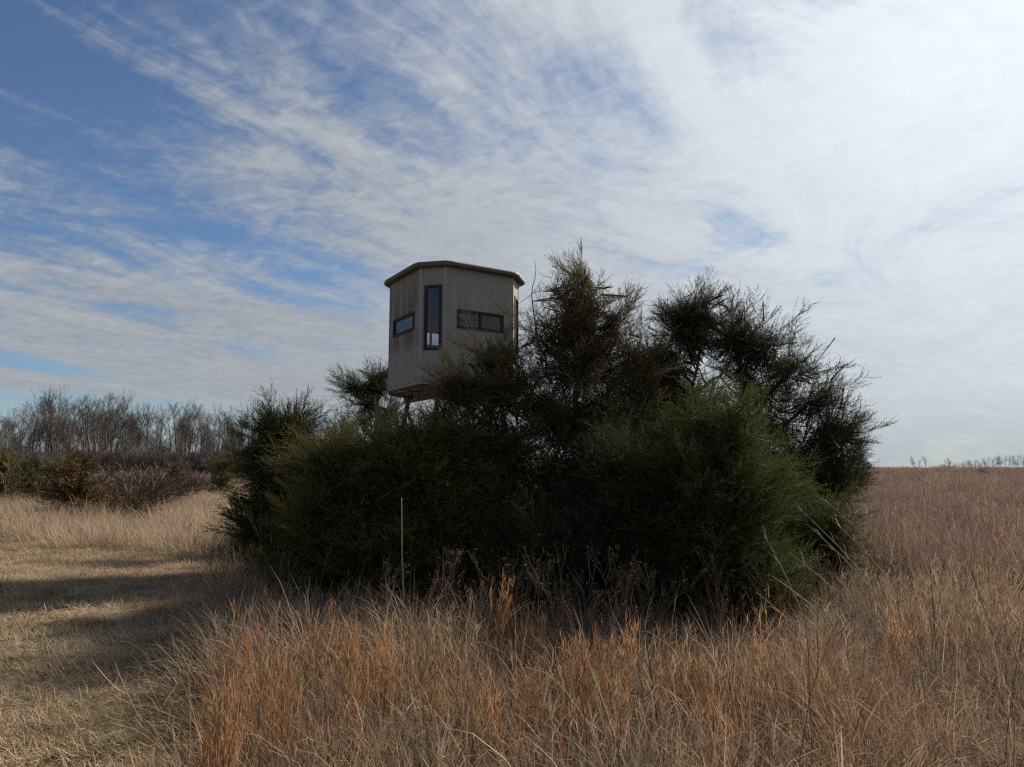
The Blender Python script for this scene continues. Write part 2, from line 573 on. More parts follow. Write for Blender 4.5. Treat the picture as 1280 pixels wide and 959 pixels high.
def plate(w, h, hole, t):
    """wall panel in local XZ (outer face at y=0, thickness inwards +y) with a real opening"""
    mb = MB()
    if hole is None:
        mb.box((0, t / 2, h / 2), (w / 2, t / 2, h / 2))
        return mb
    x0, x1, z0, z1 = hole
    o = [(-w / 2, 0), (w / 2, 0), (w / 2, h), (-w / 2, h)]
    i = [(x0, z0), (x1, z0), (x1, z1), (x0, z1)]
    vs_ = [(p[0], 0, p[1]) for p in o] + [(p[0], 0, p[1]) for p in i] + [(p[0], t, p[1]) for p in o] + [(p[0], t, p[1]) for p in i]
    fs = []
    for k in range(4):
        k2 = (k + 1) % 4
        fs += [(k, k2, 4 + k2, 4 + k), (8 + k2, 8 + k, 12 + k, 12 + k2), (4 + k, 4 + k2, 12 + k2, 12 + k), (k2, k, 8 + k, 8 + k2)]
    mb.add(vs_, fs)
    return mb


def ring(x0, x1, z0, z1, fw, ya, yb):
    mb = MB()
    for (cx, cz, hx, hz) in ((x0 + fw / 2, (z0 + z1) / 2, fw / 2, (z1 - z0) / 2), (x1 - fw / 2, (z0 + z1) / 2, fw / 2, (z1 - z0) / 2),
                             ((x0 + x1) / 2, z0 + fw / 2, (x1 - x0) / 2 - fw, fw / 2), ((x0 + x1) / 2, z1 - fw / 2, (x1 - x0) / 2 - fw, fw / 2)):
        mb.box((cx, (ya + yb) / 2, cz), (hx, (yb - ya) / 2, hz))
    return mb


for k in range(8):
    ang = k * 45.0                       # k=0 faces local -y
    wide = k % 2 == 0
    dist = HALF if wide else (WID / 2 * math.sqrt(2) + CH / 2)
    dist = HALF if wide else (WID / 2 + HALF) / math.sqrt(2)
    w = (WID if wide else CH) - 0.004
    a = R(ang)
    nrm = Vector((math.sin(a), -math.cos(a), 0))
    hole = (-0.46, 0.46, 1.00, 1.31) if wide else (-0.145, 0.145, 0.60, 1.72)
    left_side = (k == 6)
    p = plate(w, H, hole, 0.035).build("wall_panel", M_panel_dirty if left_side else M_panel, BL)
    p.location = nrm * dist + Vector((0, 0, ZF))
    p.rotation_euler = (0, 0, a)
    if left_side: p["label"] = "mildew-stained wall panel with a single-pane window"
    x0, x1, z0, z1 = hole
    fr_ = ring(x0 - 0.012, x1 + 0.012, z0 - 0.012, z1 + 0.012, 0.045, -0.018, 0.030).build("window", M_frame, BL)
    fr_.location = p.location; fr_.rotation_euler = p.rotation_euler
    if wide and not left_side:
        mu = MB(); mu.box((0, 0.008, (z0 + z1) / 2), (0.020, 0.018, (z1 - z0) / 2 - 0.034)); mu.build("mullion", M_frame, fr_)
        for sx in (-1, 1):
            g = MB(); g.box((sx * (x1 - 0.013) / 2, 0.012, (z0 + z1) / 2), ((x1 - 0.053) / 2, 0.003, (z1 - z0) / 2 - 0.034)); g.build("pane", M_glass, fr_)
    else:
        g = MB(); g.box(((x0 + x1) / 2, 0.012, (z0 + z1) / 2), ((x1 - x0) / 2 - 0.034, 0.003, (z1 - z0) / 2 - 0.034)); g.build("pane", M_glass, fr_)
    # corner trim strips on both ends of the narrow panels
    if not wide:
        for sx in (-1, 1):
            t = MB(); t.box((sx * (CH / 2 - 0.030), -0.005, H / 2), (0.030, 0.0045, H / 2 - 0.004)); to = t.build("corner_trim", M_trim, BL)
            to.location = p.location; to.rotation_euler = p.rotation_euler
    # row of bolts along the floor line
    nb = 5 if wide else 2
    for q in range(nb):
        t = MB(); bxx = (q - (nb - 1) / 2) * w * (0.86 if wide else 0.55) / max(nb - 1, 1)
        t.tube([(bxx, 0.01, 0.06), (bxx, -0.012, 0.06)], [0.013, 0.011], 8); to = t.build("bolt", M_bolt, BL)
        to.location = p.location; to.rotation_euler = p.rotation_euler
    if wide:
        for q in (-1, 1):
            for zq in (0.45, 0.85, 1.3, 1.75):
                t = MB(); t.tube([(q * (w / 2 - 0.05), 0.01, zq), (q * (w / 2 - 0.05), -0.008, zq)], [0.009, 0.007], 6); to = t.build("bolt", M_bolt, BL)
                to.location = p.location; to.rotation_euler = p.rotation_euler
    # blackout cloth hung inside some windows
    if k in (3, 2):
        t = MB()
        zc0 = 0.92 if wide else (1.30)
        nn = 10
        cw = 0.52 if wide else 0.22
        vs_, fs = [], []
        for i in range(nn + 1):
            xx = -cw + 2 * cw * i / nn
            yy = 0.075 + 0.02 * math.sin(i * 2.1)
            vs_ += [(xx, yy, zc0 + (0.03 * math.sin(i * 1.3))), (xx, yy, 1.72)]
        for i in range(nn):
            fs.append((2 * i, 2 * i + 2, 2 * i + 3, 2 * i + 1))
        t.add(vs_, fs)
        to = t.build("curtain", M_curtain, BL); to.location = p.location; to.rotation_euler = p.rotation_euler
        sm = to.modifiers.new('thick', 'SOLIDIFY'); sm.thickness = 0.006


def octa(r_wide, z, ch):
    """octagon outline: half-width r_wide, chamfer ch (side length of the narrow faces)"""
    q = ch / math.sqrt(2)
    h = r_wide
    e = h - q
    return [Vector(p) for p in ((-e, -h, z), (e, -h, z), (h, -e, z), (h, e, z), (e, h, z), (-e, h, z), (-h, e, z), (-h, -e, z))]


mb = MB()
loops = [octa(HALF - 0.012, ZF - 0.07, CH - 0.012), octa(HALF - 0.012, ZF + 0.0, CH - 0.012)]
vs_ = loops[0] + loops[1]
mb.add(vs_, [tuple(reversed(range(8))), tuple(range(8, 16))] + [(i, (i + 1) % 8, 8 + (i + 1) % 8, 8 + i) for i in range(8)])
mb.build("floor", M_floor, BL)
for s in (-1, 1):
    for ax in (0, 1):
        t = MB()
        c = (s * 0.55, 0, ZF - 0.13) if ax == 0 else (0, s * 0.72, ZF - 0.185)
        h = (0.03, 0.98, 0.058) if ax == 0 else (0.98, 0.03, 0.05) if False else ((0.03, 0.98, 0.058) if ax == 0 else (0.80, 0.03, 0.0))
        if ax == 0:
            t.box(c, h); t.build("floor_joist", M_steel, BL, bevel=0.004)
# roof: moulded cap with a rounded drip edge
prof = [(-0.005, H - 0.030), (0.100, H - 0.036), (0.114, H - 0.034), (0.122, H - 0.022), (0.122, H + 0.020), (0.114, H + 0.042), (0.085, H + 0.058), (0.02, H + 0.070), (-0.45, H + 0.165), (-0.90, H + 0.195)]
mb = MB(); vs_, fs = [], []
NSUB = 40
for (d, z) in prof:
    base = octa(HALF + d, ZF + z, CH + d * 0.83)
    for i in range(8):
        A, Bp = base[i], base[(i + 1) % 8]
        for q in range(5):
            # soft corners
            vs_.append(A.lerp(Bp, (0.06, 0.12, 0.5, 0.88, 0.94)[q]))
n8 = 40
for j in range(len(prof) - 1):
    for i in range(n8):
        fs.append((j * n8 + i, j * n8 + (i + 1) % n8, (j + 1) * n8 + (i + 1) % n8, (j + 1) * n8 + i))
fs.append(tuple(range((len(prof) - 1) * n8, len(prof) * n8)))
fs.append(tuple(reversed(range(n8))))
mb.add(vs_, fs)
rf = mb.build("roof", M_roof, BL)
for pl_ in rf.data.polygons: pl_.use_smooth = len(pl_.vertices) == 4
# legs and braces
feet = {}
for sx in (-1, 1):
    for sy in (-1, 1):
        t = MB()
        tp, ft = Vector((sx * 0.62, sy * 0.62, ZF - 0.06)), Vector((sx * 1.05, sy * 1.05, -0.15))
        feet[(sx, sy)] = (tp, ft)
        t.tube([tp, ft], [0.048, 0.048], 4); t.build("leg", M_steel, BL)
for (a_, b_) in (((-1, -1), (1, -1)), ((1, -1), (1, 1)), ((1, 1), (-1, 1)), ((-1, 1), (-1, -1))):
    t = MB()
    p0 = feet[a_][0].lerp(feet[a_][1], 0.08); p1 = feet[b_][0].lerp(feet[b_][1], 0.55)
    t.tube([p0, p1], [0.024, 0.024], 4); t.build("brace", M_steel, BL)
    t = MB()
    p0 = feet[a_][0].lerp(feet[a_][1], 0.58); p1 = feet[b_][0].lerp(feet[b_][1], 0.58)
    t.tube([p0, p1], [0.022, 0.022], 4); t.build("brace", M_steel, BL)

# ------------------------------------------------------------------ cedars
def branch_template(seed, L, width=0.0058, node=0.042, far=False):
    """a cedar branch with its fine scale-leaf twigs, along +Z, base at the origin; bends towards +X"""
    rr = random.Random(seed)
    mb = MB()
    Z = Vector((0, 0, 1)); X = Vector((1, 0, 0))

    def axis(t):
        return Z * (L * t) + X * (L * 0.11 * t * t) + Vector((0, math.sin(t * 5 + seed) * .02 * L, 0))
    n = int(L * .9 / node)
    for i in range(n):
        t = .10 + .90 * (i + rr.random() * .5) / n
        if rr.random() < .08: continue
        o = axis(t)
        ax = (axis(min(1, t + .05)) - axis(max(0, t - .05))).normalized()
        for k in range(2 if rr.random() < .75 else 1):
            az = (math.pi * ((i + k) % 2) + rr.gauss(0, .55)) if rr.random() < .7 else rr.uniform(0, 6.28)
            u = Vector((0, 1, 0)); u = (u - ax * u.dot(ax)).normalized(); w_ = ax.cross(u)
            out = u * math.cos(az) + w_ * math.sin(az)
            sp = rr.uniform(.55, .95)
            d = (ax * math.cos(sp) + out * math.sin(sp) + X * .18).normalized()
            bl = (.46 * L * (1 - .78 * t) + .035) * rr.uniform(.45, 1.4)
            e1 = o + d * bl * .55
            d2 = (d + ax * .45 + X * .15).normalized()
            e2 = e1 + d2 * bl * .45
            sv = d.cross(out + Vector((rr.gauss(0, .5), rr.gauss(0, .5), rr.gauss(0, .5)))).normalized()
            r0 = rr.random()
            mb.ribbon([o, e1, e2], [width * .8, width * .8, 0], sv, r0)
            m_ = max(3, int(bl / (.013 if not far else .03)))
            for q in range(m_):
                tt = .12 + .88 * (q + rr.random()) / m_
                p = o.lerp(e1, tt / .55) if tt < .55 else e1.lerp(e2, (tt - .55) / .45)
                rv = Vector((rr.gauss(0, 1), rr.gauss(0, 1), rr.gauss(0, 1)))
                sd_ = (rv - d * rv.dot(d)).normalized()
                dd = (d * rr.uniform(.6, 1.1) + sd_ * .75 + X * .1).normalized()
                ll = rr.uniform(.018, .048) * (1.15 - .4 * tt)
                if far: ll *= 2.2
                wv = dd.cross(rv).normalized() * width * rr.uniform(.35, .62)
                mid = p + dd * ll * .5
                mb.add([p, mid - wv, mid + wv, p + dd * ll + sd_ * ll * .1], [(0, 1, 3, 2)], [.3, .6, .6, 1], (r0 + rr.uniform(-.2, .2)) % 1)
    return mb


BR_LEN = [0.34, 0.34, 0.58, 0.58, 0.58, 0.85, 0.85]
BRANCHES = [branch_template(10 + i, L) for i, L in enumerate(BR_LEN)]
BRANCHES_FAR = [branch_template(40 + i, L, .018, .085, True) for i, L in enumerate(BR_LEN)]


def dir_euler(d, spin):
    """euler that turns +Z into d, with a spin about it"""
    q = Vector(d).to_track_quat('Z', 'Y')
    q = q @ Matrix.Rotation(spin, 3, 'Z').to_quaternion()
    return tuple(q.to_euler())


def cedar(label, base, lobes, mat, seed, name="cedar_tree", trunk_r=0.07, wisp=1.0, far=False, cat="tree", up=0.26, group=None, extra_limbs=(), hole=-.10, dens=2.4):
    """lobes: (centre Vector, rx, ry, rz, n_branches)"""
    rr = random.Random(seed)
    root = empty(name, base)
    tag(root, label, cat, group)
    B = Vector(base)
    wood = MB(); twigs = MB()
    pts, rots, scl, tint, picks = [], [], [], [], []
    order = sorted(range(len(lobes)), key=lambda i: lobes[i][0].z)
    top = lobes[order[-1]][0] - B
    # trunk towards the highest lobe, limbs to the other lobes
    tr_pts = []
    NTK = 9
    for i in range(NTK):
        t = i / (NTK - 1)
        w = Vector((rr.uniform(-1, 1), rr.uniform(-1, 1), 0)) * 0.05 * top.z * 0.3 * (0 < i < NTK - 1)
        tr_pts.append(Vector((top.x * t ** 1.4, top.y * t ** 1.4, top.z * t - 0.12 * (i == 0))) + w)
    wood.tube(tr_pts, [trunk_r * (1 - 0.75 * i / (NTK - 1)) for i in range(NTK)], 7)

    def trunk_at(z):
        t = max(0.05, min(0.95, z / max(top.z, 0.1))) * (NTK - 1)
        i = int(t); i = min(i, NTK - 2)
        return tr_pts[i].lerp(tr_pts[i + 1], t - i)
    for li, (c, rx, ry, rz, nb) in enumerate(lobes):
        c = Vector(c) - B
        src = trunk_at(max(0.12, c.z - 0.75 * rz - 0.5 * math.hypot(c.x - trunk_at(c.z).x, c.y - trunk_at(c.z).y)))
        if li != order[-1]:
            mid = src.lerp(c, 0.5) + Vector((rr.uniform(-.08, .08), rr.uniform(-.08, .08), -0.06))
            wood.tube([src, src.lerp(mid, .5), mid, mid.lerp(c, .6), c], [trunk_r * k for k in (.5, .45, .38, .3, .18)], 5)
        low = c.z < .62 * top.z
        hl = min(hole, -.06) if low else hole
        for bi in range(int(nb * (1.0 if far else (max(dens, 2.2) if low else dens)))):
            # branch ends fill the lobe's outer shell; boughs sweep out from the trunk and up
            while True:
                u = Vector((rr.gauss(0, 1), rr.gauss(0, 1), rr.gauss(0.12, 1)))
                if u.length > 0.1: break
            u.normalize()
            k = rr.uniform(0.35, 1.02) ** .6
            if rr.random() < (.055 if dens > 2 else .10): k = rr.uniform(1.0, 1.0 + 0.30 * wisp)
            # uneven outline: boughs stand out here and fall back there
            q0 = c + B + Vector((u.x * rx, u.y * ry, u.z * rz))
            k *= 1.0 + (.42 * mnoise.noise((q0.x * 2.4, q0.y * 2.4, q0.z * 2.4 + seed)) if not far else 0.0)
            e = c + Vector((u.x * rx, u.y * ry, u.z * rz)) * k
            # clumps and holes
            if mnoise.noise(((e.x + B.x) * 2.6, (e.y + B.y) * 2.6, (e.z + seed) * 2.6)) + rr.uniform(-.08, .08) < hl and k < 1.0: continue
            if e.z < 0.05: e.z = rr.uniform(0.03, 0.25)
            tz_ = trunk_at(e.z)
            oh = Vector((e.x - tz_.x, e.y - tz_.y, 0))
            if oh.length > 1e-3: oh.normalize()
            d = (u * .50 + oh * .42 + Vector((0, 0, up)) + Vector((rr.gauss(0, .42), rr.gauss(0, .42), rr.gauss(0, .34)))).normalized()
            L = min(rr.choice((.22, .27, .32, .38, .45, .55, .70) if dens > 2 else (.22, .28, .36, .45, .58, .72, .9)) * rr.uniform(.85, 1.15), 2.0 * max(rx, rz) + .1) if not far else rr.uniform(.5, .9) * max(.6, 1.1 * rx)
            s0 = e - d * L
            if s0.z < 0.05: s0.z = 0.06
            d = e - s0; L = d.length
            if L < 0.08: continue
            br = [c.lerp(s0, .55) if (c - s0).length < .8 else s0 - d * .1, s0, s0.lerp(e, .33), s0.lerp(e, .55), s0.lerp(e, .8)]
            twigs.tube(br, [0.012, 0.010, 0.007, 0.005, 0.003] if not far else [0.03, 0.025, 0.02, 0.015, 0.01], 3, cap=False)
            bt = rr.random()
            Lb = L * rr.uniform(.9, 1.0)
            cls = 0 if Lb < .44 else (1 if Lb < .70 else 2)
            pk = (rr.randint(0, 1), rr.randint(2, 4), rr.randint(5, 6))[cls]
            dd = d.normalized()
            # bend of the branch points up (its local +X)
            xl = Vector((0, 0, 1)) - dd * dd.z + Vector((rr.gauss(0, .35), rr.gauss(0, .35), rr.gauss(0, .2)))
            xl = (xl - dd * xl.dot(dd)).normalized()
            rots.append(tuple(Matrix((xl, dd.cross(xl), dd)).transposed().to_euler()))
            pts.append(s0); k_ = Lb / BR_LEN[pk]; scl.append(k_); tint.append(bt); picks.append(pk)
    for (pp, rads) in extra_limbs:
        wood.tube([Vector(p) - B for p in pp], rads, 6)
    wood.build("trunk", M_bark, root, smooth=True)
    tw = twigs.build("branches", M_bark, root); tag(tw, kind="stuff")
    T = BRANCHES_FAR if far else BRANCHES
    cr = scatter("crown", T, pts, rots, scl, tint, mat, root, np.random.default_rng(seed), picks)
    tag(cr, kind="stuff")
    return root, len(pts)


def lobe(px, py, Y, rxp, rzp, ry, n, dens=1.0):
    c = at(px, py, Y)
    rx, rz = rxp / FPX * Y, rzp / FPX * Y
    # the lobe is where branches end; their twigs reach on about 0.15 m
    return (c - Vector((0, 0, .11)), max(.72 * rx, rx - .13), max(.8 * ry, ry - .08), max(.70 * rz, rz - .14), int(n * dens))


NSPR = 0


def ctree(label, bpx, Y, lobes, mat, seed, **kw):
    global NSPR
    b = gpt(bpx, Y)
    r, n = cedar(label, b, [lobe(l[0], l[1], Y + l[6] if len(l) > 6 else Y, l[2], l[3], l[4], l[5]) for l in lobes], mat, seed, **kw)
    NSPR += n
    return r


# lobes: px, py, rx_px, rz_px, ry_m, n_branches, dY
ctree("bushy green cedar closing the thicket beside the mown lane, crown spreading at the top", 335, 10.2,
      [(352, 536, 34, 26, .35, 60), (325, 548, 24, 24, .3, 36), (338, 575, 38, 32, .35, 60), (332, 615, 34, 36, .4, 60), (332, 655, 34, 36, .45, 70), (355, 690, 46, 40, .5, 90), (375, 640, 36, 60, .45, 70)], M_ced_green, 11, trunk_r=.05)
ctree("rounded olive cedar next to the bushy green one by the mown lane", 430, 8.9,
      [(415, 572, 40, 28, .45, 80), (450, 585, 40, 36, .5, 80), (445, 620, 60, 55, .6, 130), (400, 645, 52, 60, .6, 120), (430, 705, 78, 50, .7, 140)], M_ced_olive, 12, trunk_r=.06, wisp=1.3, hole=-.03, dens=2.2)
ctree("low olive cedar under the blind's stained wall", 505, 8.6,
      [(492, 562, 42, 30, .45, 85), (528, 580, 46, 46, .5, 100), (500, 645, 62, 60, .6, 130), (505, 720, 80, 50, .7, 120), (555, 680, 50, 60, .5, 80)], M_ced_olive, 13, trunk_r=.06, wisp=1.3, hole=-.03, dens=2.2)
ctree("loose bronze cedar standing right in front of the blind's wide window", 590, 9.2,
      [(604, 438, 24, 28, .3, 20), (632, 432, 16, 30, .25, 16), (566, 478, 28, 26, .3, 24), (610, 484, 48, 38, .5, 66), (645, 470, 22, 30, .3, 22), (578, 540, 56, 46, .6, 100), (640, 550, 44, 46, .5, 70), (600, 620, 74, 60, .7, 150), (600, 715, 90, 55, .7, 140)], M_ced_bronze, 14, trunk_r=.06, wisp=1.4, hole=-.05, dens=1.9)
ctree("tallest bronze cedar with feathery pointed top at the middle of the thicket", 715, 9.6,
      [(727, 356, 16, 38, .2, 30), (720, 388, 28, 30, .3, 40), (708, 405, 40, 34, .4, 62), (675, 415, 26, 38, .3, 34), (745, 420, 34, 30, .35, 40), (775, 405, 30, 30, .35, 34), (725, 450, 64, 42, .6, 110), (790, 455, 34, 36, .4, 44),
       (670, 490, 44, 44, .5, 60), (715, 520, 66, 50, .7, 110), (780, 520, 60, 50, .7, 110), (690, 600, 76, 60, .8, 140), (755, 610, 70, 60, .8, 130), (705, 700, 100, 60, .8, 170)], M_ced_bronze, 15, trunk_r=.08, wisp=1.5, hole=.02, dens=1.45)
ctree("dark upright cedar with a bunched top beside the feathery bronze one", 835, 10.6,
      [(866, 388, 34, 30, .35, 76), (884, 366, 20, 26, .2, 30), (852, 412, 34, 28, .35, 60), (840, 438, 40, 32, .4, 66), (815, 460, 40, 36, .4, 60), (828, 495, 46, 36, .5, 76), (870, 520, 36, 36, .4, 50), (815, 545, 50, 44, .5, 70), (830, 600, 66, 60, .6, 100), (825, 680, 66, 50, .6, 80)],
      M_ced_dark, 16, trunk_r=.05, wisp=1.0, hole=-.02, dens=1.9)
ctree("wide leaning cedar with ragged open crown over the brown field", 955, 11.0,
      [(918, 420, 34, 34, .4, 66), (955, 424, 38, 34, .45, 66), (990, 455, 42, 34, .45, 66), (925, 460, 30, 30, .4, 40), (960, 480, 50, 40, .5, 80), (1018, 490, 36, 38, .4, 50), (985, 525, 46, 36, .45, 60),
       (1045, 535, 32, 34, .35, 40), (1015, 565, 46, 36, .45, 60), (1048, 585, 26, 30, .35, 32), (975, 590, 56, 46, .5, 80), (1015, 612, 34, 28, .4, 40), (975, 640, 40, 40, .5, 50), (940, 640, 50, 60, .5, 70)],
      M_ced_dark, 17, trunk_r=.08, wisp=1.4, hole=.04, dens=1.5)
ctree("dense green cedar cone at the thicket's front corner by the brown field", 895, 7.7,
      [(906, 526, 38, 38, .4, 80), (900, 590, 70, 60, .7, 170), (915, 650, 64, 62, .7, 170), (860, 640, 70, 70, .7, 170), (885, 718, 92, 52, .8, 220), (940, 695, 40, 52, .45, 80)], M_ced_green, 18, trunk_r=.07, wisp=1.2, hole=-.03, dens=2.2)
ctree("low dark cedar filling the gap before the feathery bronze cedar", 770, 7.9,
      [(790, 580, 44, 46, .5, 80), (775, 650, 70, 60, .6, 140), (760, 725, 100, 50, .7, 170), (670, 700, 60, 56, .6, 110)], M_ced_dark, 19, trunk_r=.06)
ctree("small thin cedar in tall grass beside the dense green cone", 1032, 9.0,
      [(1034, 652, 18, 24, .22, 20), (1028, 690, 22, 30, .26, 28)], M_ced_green, 20, trunk_r=.025, wisp=1.2)
ctree("lanky cedar with a dark tuft on top behind the blind's left corner", 470, 15.2,
      [(470, 474, 24, 24, .4, 56), (462, 500, 20, 16, .35, 24), (440, 482, 11, 9, .15, 9), (450, 520, 12, 24, .2, 14), (492, 515, 22, 18, .3, 24), (478, 545, 32, 24, .4, 34)], M_ced_dark, 21, trunk_r=.045)

# dead grey limbs inside the thicket, each fallen or broken branch on its own
rr = random.Random(77)


def deadwood(label, pxs, Y, r0, seed, twigs=7):
    rr = random.Random(seed)
    P_ = [at(px, py, Y + dy) for px, py, dy in pxs]
    b = P_[0].copy()
    mb = MB()
    fine = []
    for i in range(len(P_) - 1):
        for q in range(4):
            fine.append(P_[i].lerp(P_[i + 1], q / 4) - b + Vector((rr.gauss(0, .012), rr.gauss(0, .012), rr.gauss(0, .012))))
    fine.append(P_[-1] - b)
    n = len(fine)
    mb.tube(fine, [r0 * (1 - 0.8 * i / (n - 1)) for i in range(n)], 6)
    for q in range(twigs):
        i = rr.randrange(n // 4, n - 1)
        d = Vector((rr.gauss(0, 1), rr.gauss(0, .6), rr.gauss(.5, .8))).normalized()
        L = rr.uniform(.2, .6)
        o = fine[i]
        mb.tube([o, o + d * L * .5 + Vector((0, 0, -.02)), o + d * L], [r0 * .3, r0 * .2, .002], 4)
    ob = mb.build("dead_branch", M_dead, smooth=True)
    ob.location = b
    tag(ob, label, "branch")
    return ob


deadwood("pale dead branch arching out of the bronze cedar beside the blind", [(655, 520, .3), (668, 480, .1), (695, 464, -.2), (712, 470, -.3)], 9.5, .030, 1)
deadwood("thick broken grey limb slanting up between the two dark cedars", [(830, 530, .2), (858, 500, .0), (885, 480, -.1), (915, 455, 0)], 10.6, .060, 2, 9)
deadwood("short curved pale stick hanging low in the bronze cedar", [(640, 683, 0), (652, 690, -.1), (668, 688, -.1), (684, 678, 0)], 8.5, .012, 3, 2)
deadwood("straight grey dead stem leaning through the middle of the thicket", [(760, 640, .2), (740, 600, 0), (718, 568, -.2)], 8.9, .020, 4, 4)
deadwood("bare crooked grey branch standing up beside the blind's roof corner", [(690, 480, .1), (672, 420, 0), (665, 370, 0), (668, 325, 0)], 9.6, .016, 5, 8)

p = gpt(471, 11.6)
post = MB()
tz = at(471, 508, 11.6).z - p.z
post.tube([(0, 0, -.1), (0.01, 0, tz * .5), (0.0, 0.01, tz)], [.062, .058, .055], 8)
post.tube([(0.0, 0.01, tz - 0.001), (0.004, 0.012, tz + .02)], [.052, .030], 8)
po = post.build("wooden_post", M_post); po.location = p
tag(po, "weathered round wooden post sticking up below the blind's left corner", "post")

# cedars out in the field
def ccone(label, px, Y, topy, wpx, mat, seed, n=150, group=None):
    b = gpt(px, Y)
    hz = at(px, topy, Y).z - b.z
    rw = wpx / FPX * Y / 2 * .8
    L_ = [(b + Vector((0, 0, hz * .78)), rw * .45, rw * .45, hz * .22, int(n * .22)), (b + Vector((0, 0, hz * .52)), rw * .75, rw * .75, hz * .26, int(n * .34)),
          (b + Vector((0, 0, hz * .26)), rw, rw, hz * .25, int(n * .44))]
    return cedar(label, b, L_, mat, seed, trunk_r=.07, wisp=.6, far=True, group=group)


ccone("dark cone-shaped cedar alone in the field past the wide leaning cedar", 1073, 42, 548, 46, M_ced_dark, 31, 230)
ccone("tiny dark cedar in the open field just past the lone cone cedar", 1113, 95, 590, 12, M_ced_dark, 32, 60)
ccone("tiny cedar on the field below the far tree line", 1229, 110, 588, 9, M_ced_dark, 33, 50)
ccone("olive cedar at the end of the hedge with a pale bare sapling before it", 2, 28, 567, 52, M_ced_olive, 34, 200)
ccone("low dark cedar bush between the two olive cedars of the hedge", 34, 29, 584, 40, M_ced_dark, 35, 160)
ccone("olive cedar bush pressed against the rust-coloured cedar", 68, 25, 582, 34, M_ced_olive, 36, 190)
ccone("rust-coloured cedar with dark green foot in pale tall grass", 102, 19.5, 567, 46, M_ced_rust, 37, 200)
ccone("small round dark cedar at the foot of the bare woods", 200, 60, 578, 20, M_ced_dark, 38, 90)
ccone("dark olive cedar bush between pale grass and bare woods, beside the thicket", 277, 33, 574, 58, M_ced_olive, 39, 200)
ccone("dim olive cedar bush in front of the bare woods near the mauve shrub", 220, 34, 582, 42, M_ced_bronze, 40, 150)


# ------------------------------------------------------------------ bare trees and shrubs
def grow(mbs, p, d, L, r, depth, rr, up=.25, kids=3, minr=.006, split=0.30, sides=4, shrink=.68):
    n = 4
    pts = [p.copy()]
    dd = d.copy()
    for i in range(n):
        dd = (dd + Vector((rr.gauss(0, .12), rr.gauss(0, .12), rr.gauss(0, .06) + up * .12))).normalized()
        pts.append(pts[-1] + dd * (L / n))
    rad = [max(minr, r * (1 - .55 * i / n)) for i in range(n + 1)]
    mbs[0 if depth >= mbs[2] else 1].tube(pts, rad, sides if r > .03 else 3, cap=False)
    if depth == 0: return
    for q in range(kids):
        t = rr.uniform(split, 1.0) if q else 1.0
        x = t * n; i = min(n - 1, int(x)); o = pts[i].lerp(pts[i + 1], x - i)
        ax = (pts[i + 1] - pts[i]).normalized()
        rnd = Vector((rr.gauss(0, 1), rr.gauss(0, 1), rr.gauss(0, .6)))
        sd_ = (rnd - ax * rnd.dot(ax)).normalized()
        a = rr.uniform(.35, .75) if q else rr.uniform(.05, .3)
        nd = (ax * math.cos(a) + sd_ * math.sin(a) + Vector((0, 0, up))).normalized()
        grow(mbs, o, nd, L * shrink * rr.uniform(.75, 1.15), r * (.72 if q == 0 else .5), depth - 1, rr, up, kids, minr, split, sides, shrink)


BARE = []
for s in range(9):
    rr = random.Random(100 + s)
    trunk, crown = MB(), MB()
    hh = rr.uniform(4.2, 6.0)
    # clear trunk, then ascending limbs
    pts = [Vector((0, 0, -.3))]
    d = Vector((rr.gauss(0, .05), rr.gauss(0, .05), 1)).normalized()
    for i in range(6):
        d = (d + Vector((rr.gauss(0, .05), rr.gauss(0, .05), .08))).normalized()
        pts.append(pts[-1] + d * 11.0 / 6)
    trunk.tube(pts, [.24, .21, .185, .155, .12, .085, .05], 6, cap=False)
    for q in range(12):
        t = rr.uniform(.36, 1.0) if q > 1 else 1.0
        x = t * 6; i = min(5, int(x)); o = pts[i].lerp(pts[i + 1], x - i)
        a = rr.uniform(0, 6.28); sp = rr.uniform(.35, .8) if q > 1 else rr.uniform(.1, .4)
        nd = Vector((math.cos(a) * math.sin(sp), math.sin(a) * math.sin(sp), math.cos(sp)))
        grow([trunk, crown, 3], o, nd, rr.uniform(1.6, 2.6) * (1.25 - .4 * t), .055 * (1.2 - .5 * t), 3, rr, .17, 4 if s % 4 == 0 else 3, .0115, .25, 4, .74)
    BARE.append((trunk.mesh("trunk", M_greybark), crown.mesh("crown", M_twig), crown, trunk))


def bare_tree(px, Y, topy, k, rr, label, group):
    b = gpt(px, Y)
    hz = at(px, topy, Y).z - b.z
    root = empty("bare_tree", b, rr.uniform(0, 6.28))
    s = hz / 13.6
    root.scale = (s * rr.uniform(.8, 1.2),) * 2 + (s,)
    tag(root, label, "tree", group)
    t, c, _, _ = BARE[k % 9]
    link_mesh("trunk", t, root)
    o = link_mesh("crown", c, root); tag(o, kind="stuff")


rr = random.Random(5)
prof_x = [-160, 0, 20, 70, 110, 140, 165, 190, 215, 240, 270, 320, 400, 520]
prof_y = [500, 513, 502, 496, 500, 494, 503, 514, 508, 506, 514, 512, 522, 530]
px = -330.0
i = 0
while px < 470:
    Y = rr.uniform(112, 132)
    ty = float(np.interp(px, prof_x, prof_y)) + rr.uniform(-4, 17)
    bare_tree(px, Y, ty, i, rr, "tall bare grey tree in the front row of the leafless woods", "front row of the leafless woods")
    px += rr.uniform(5, 13); i += 1
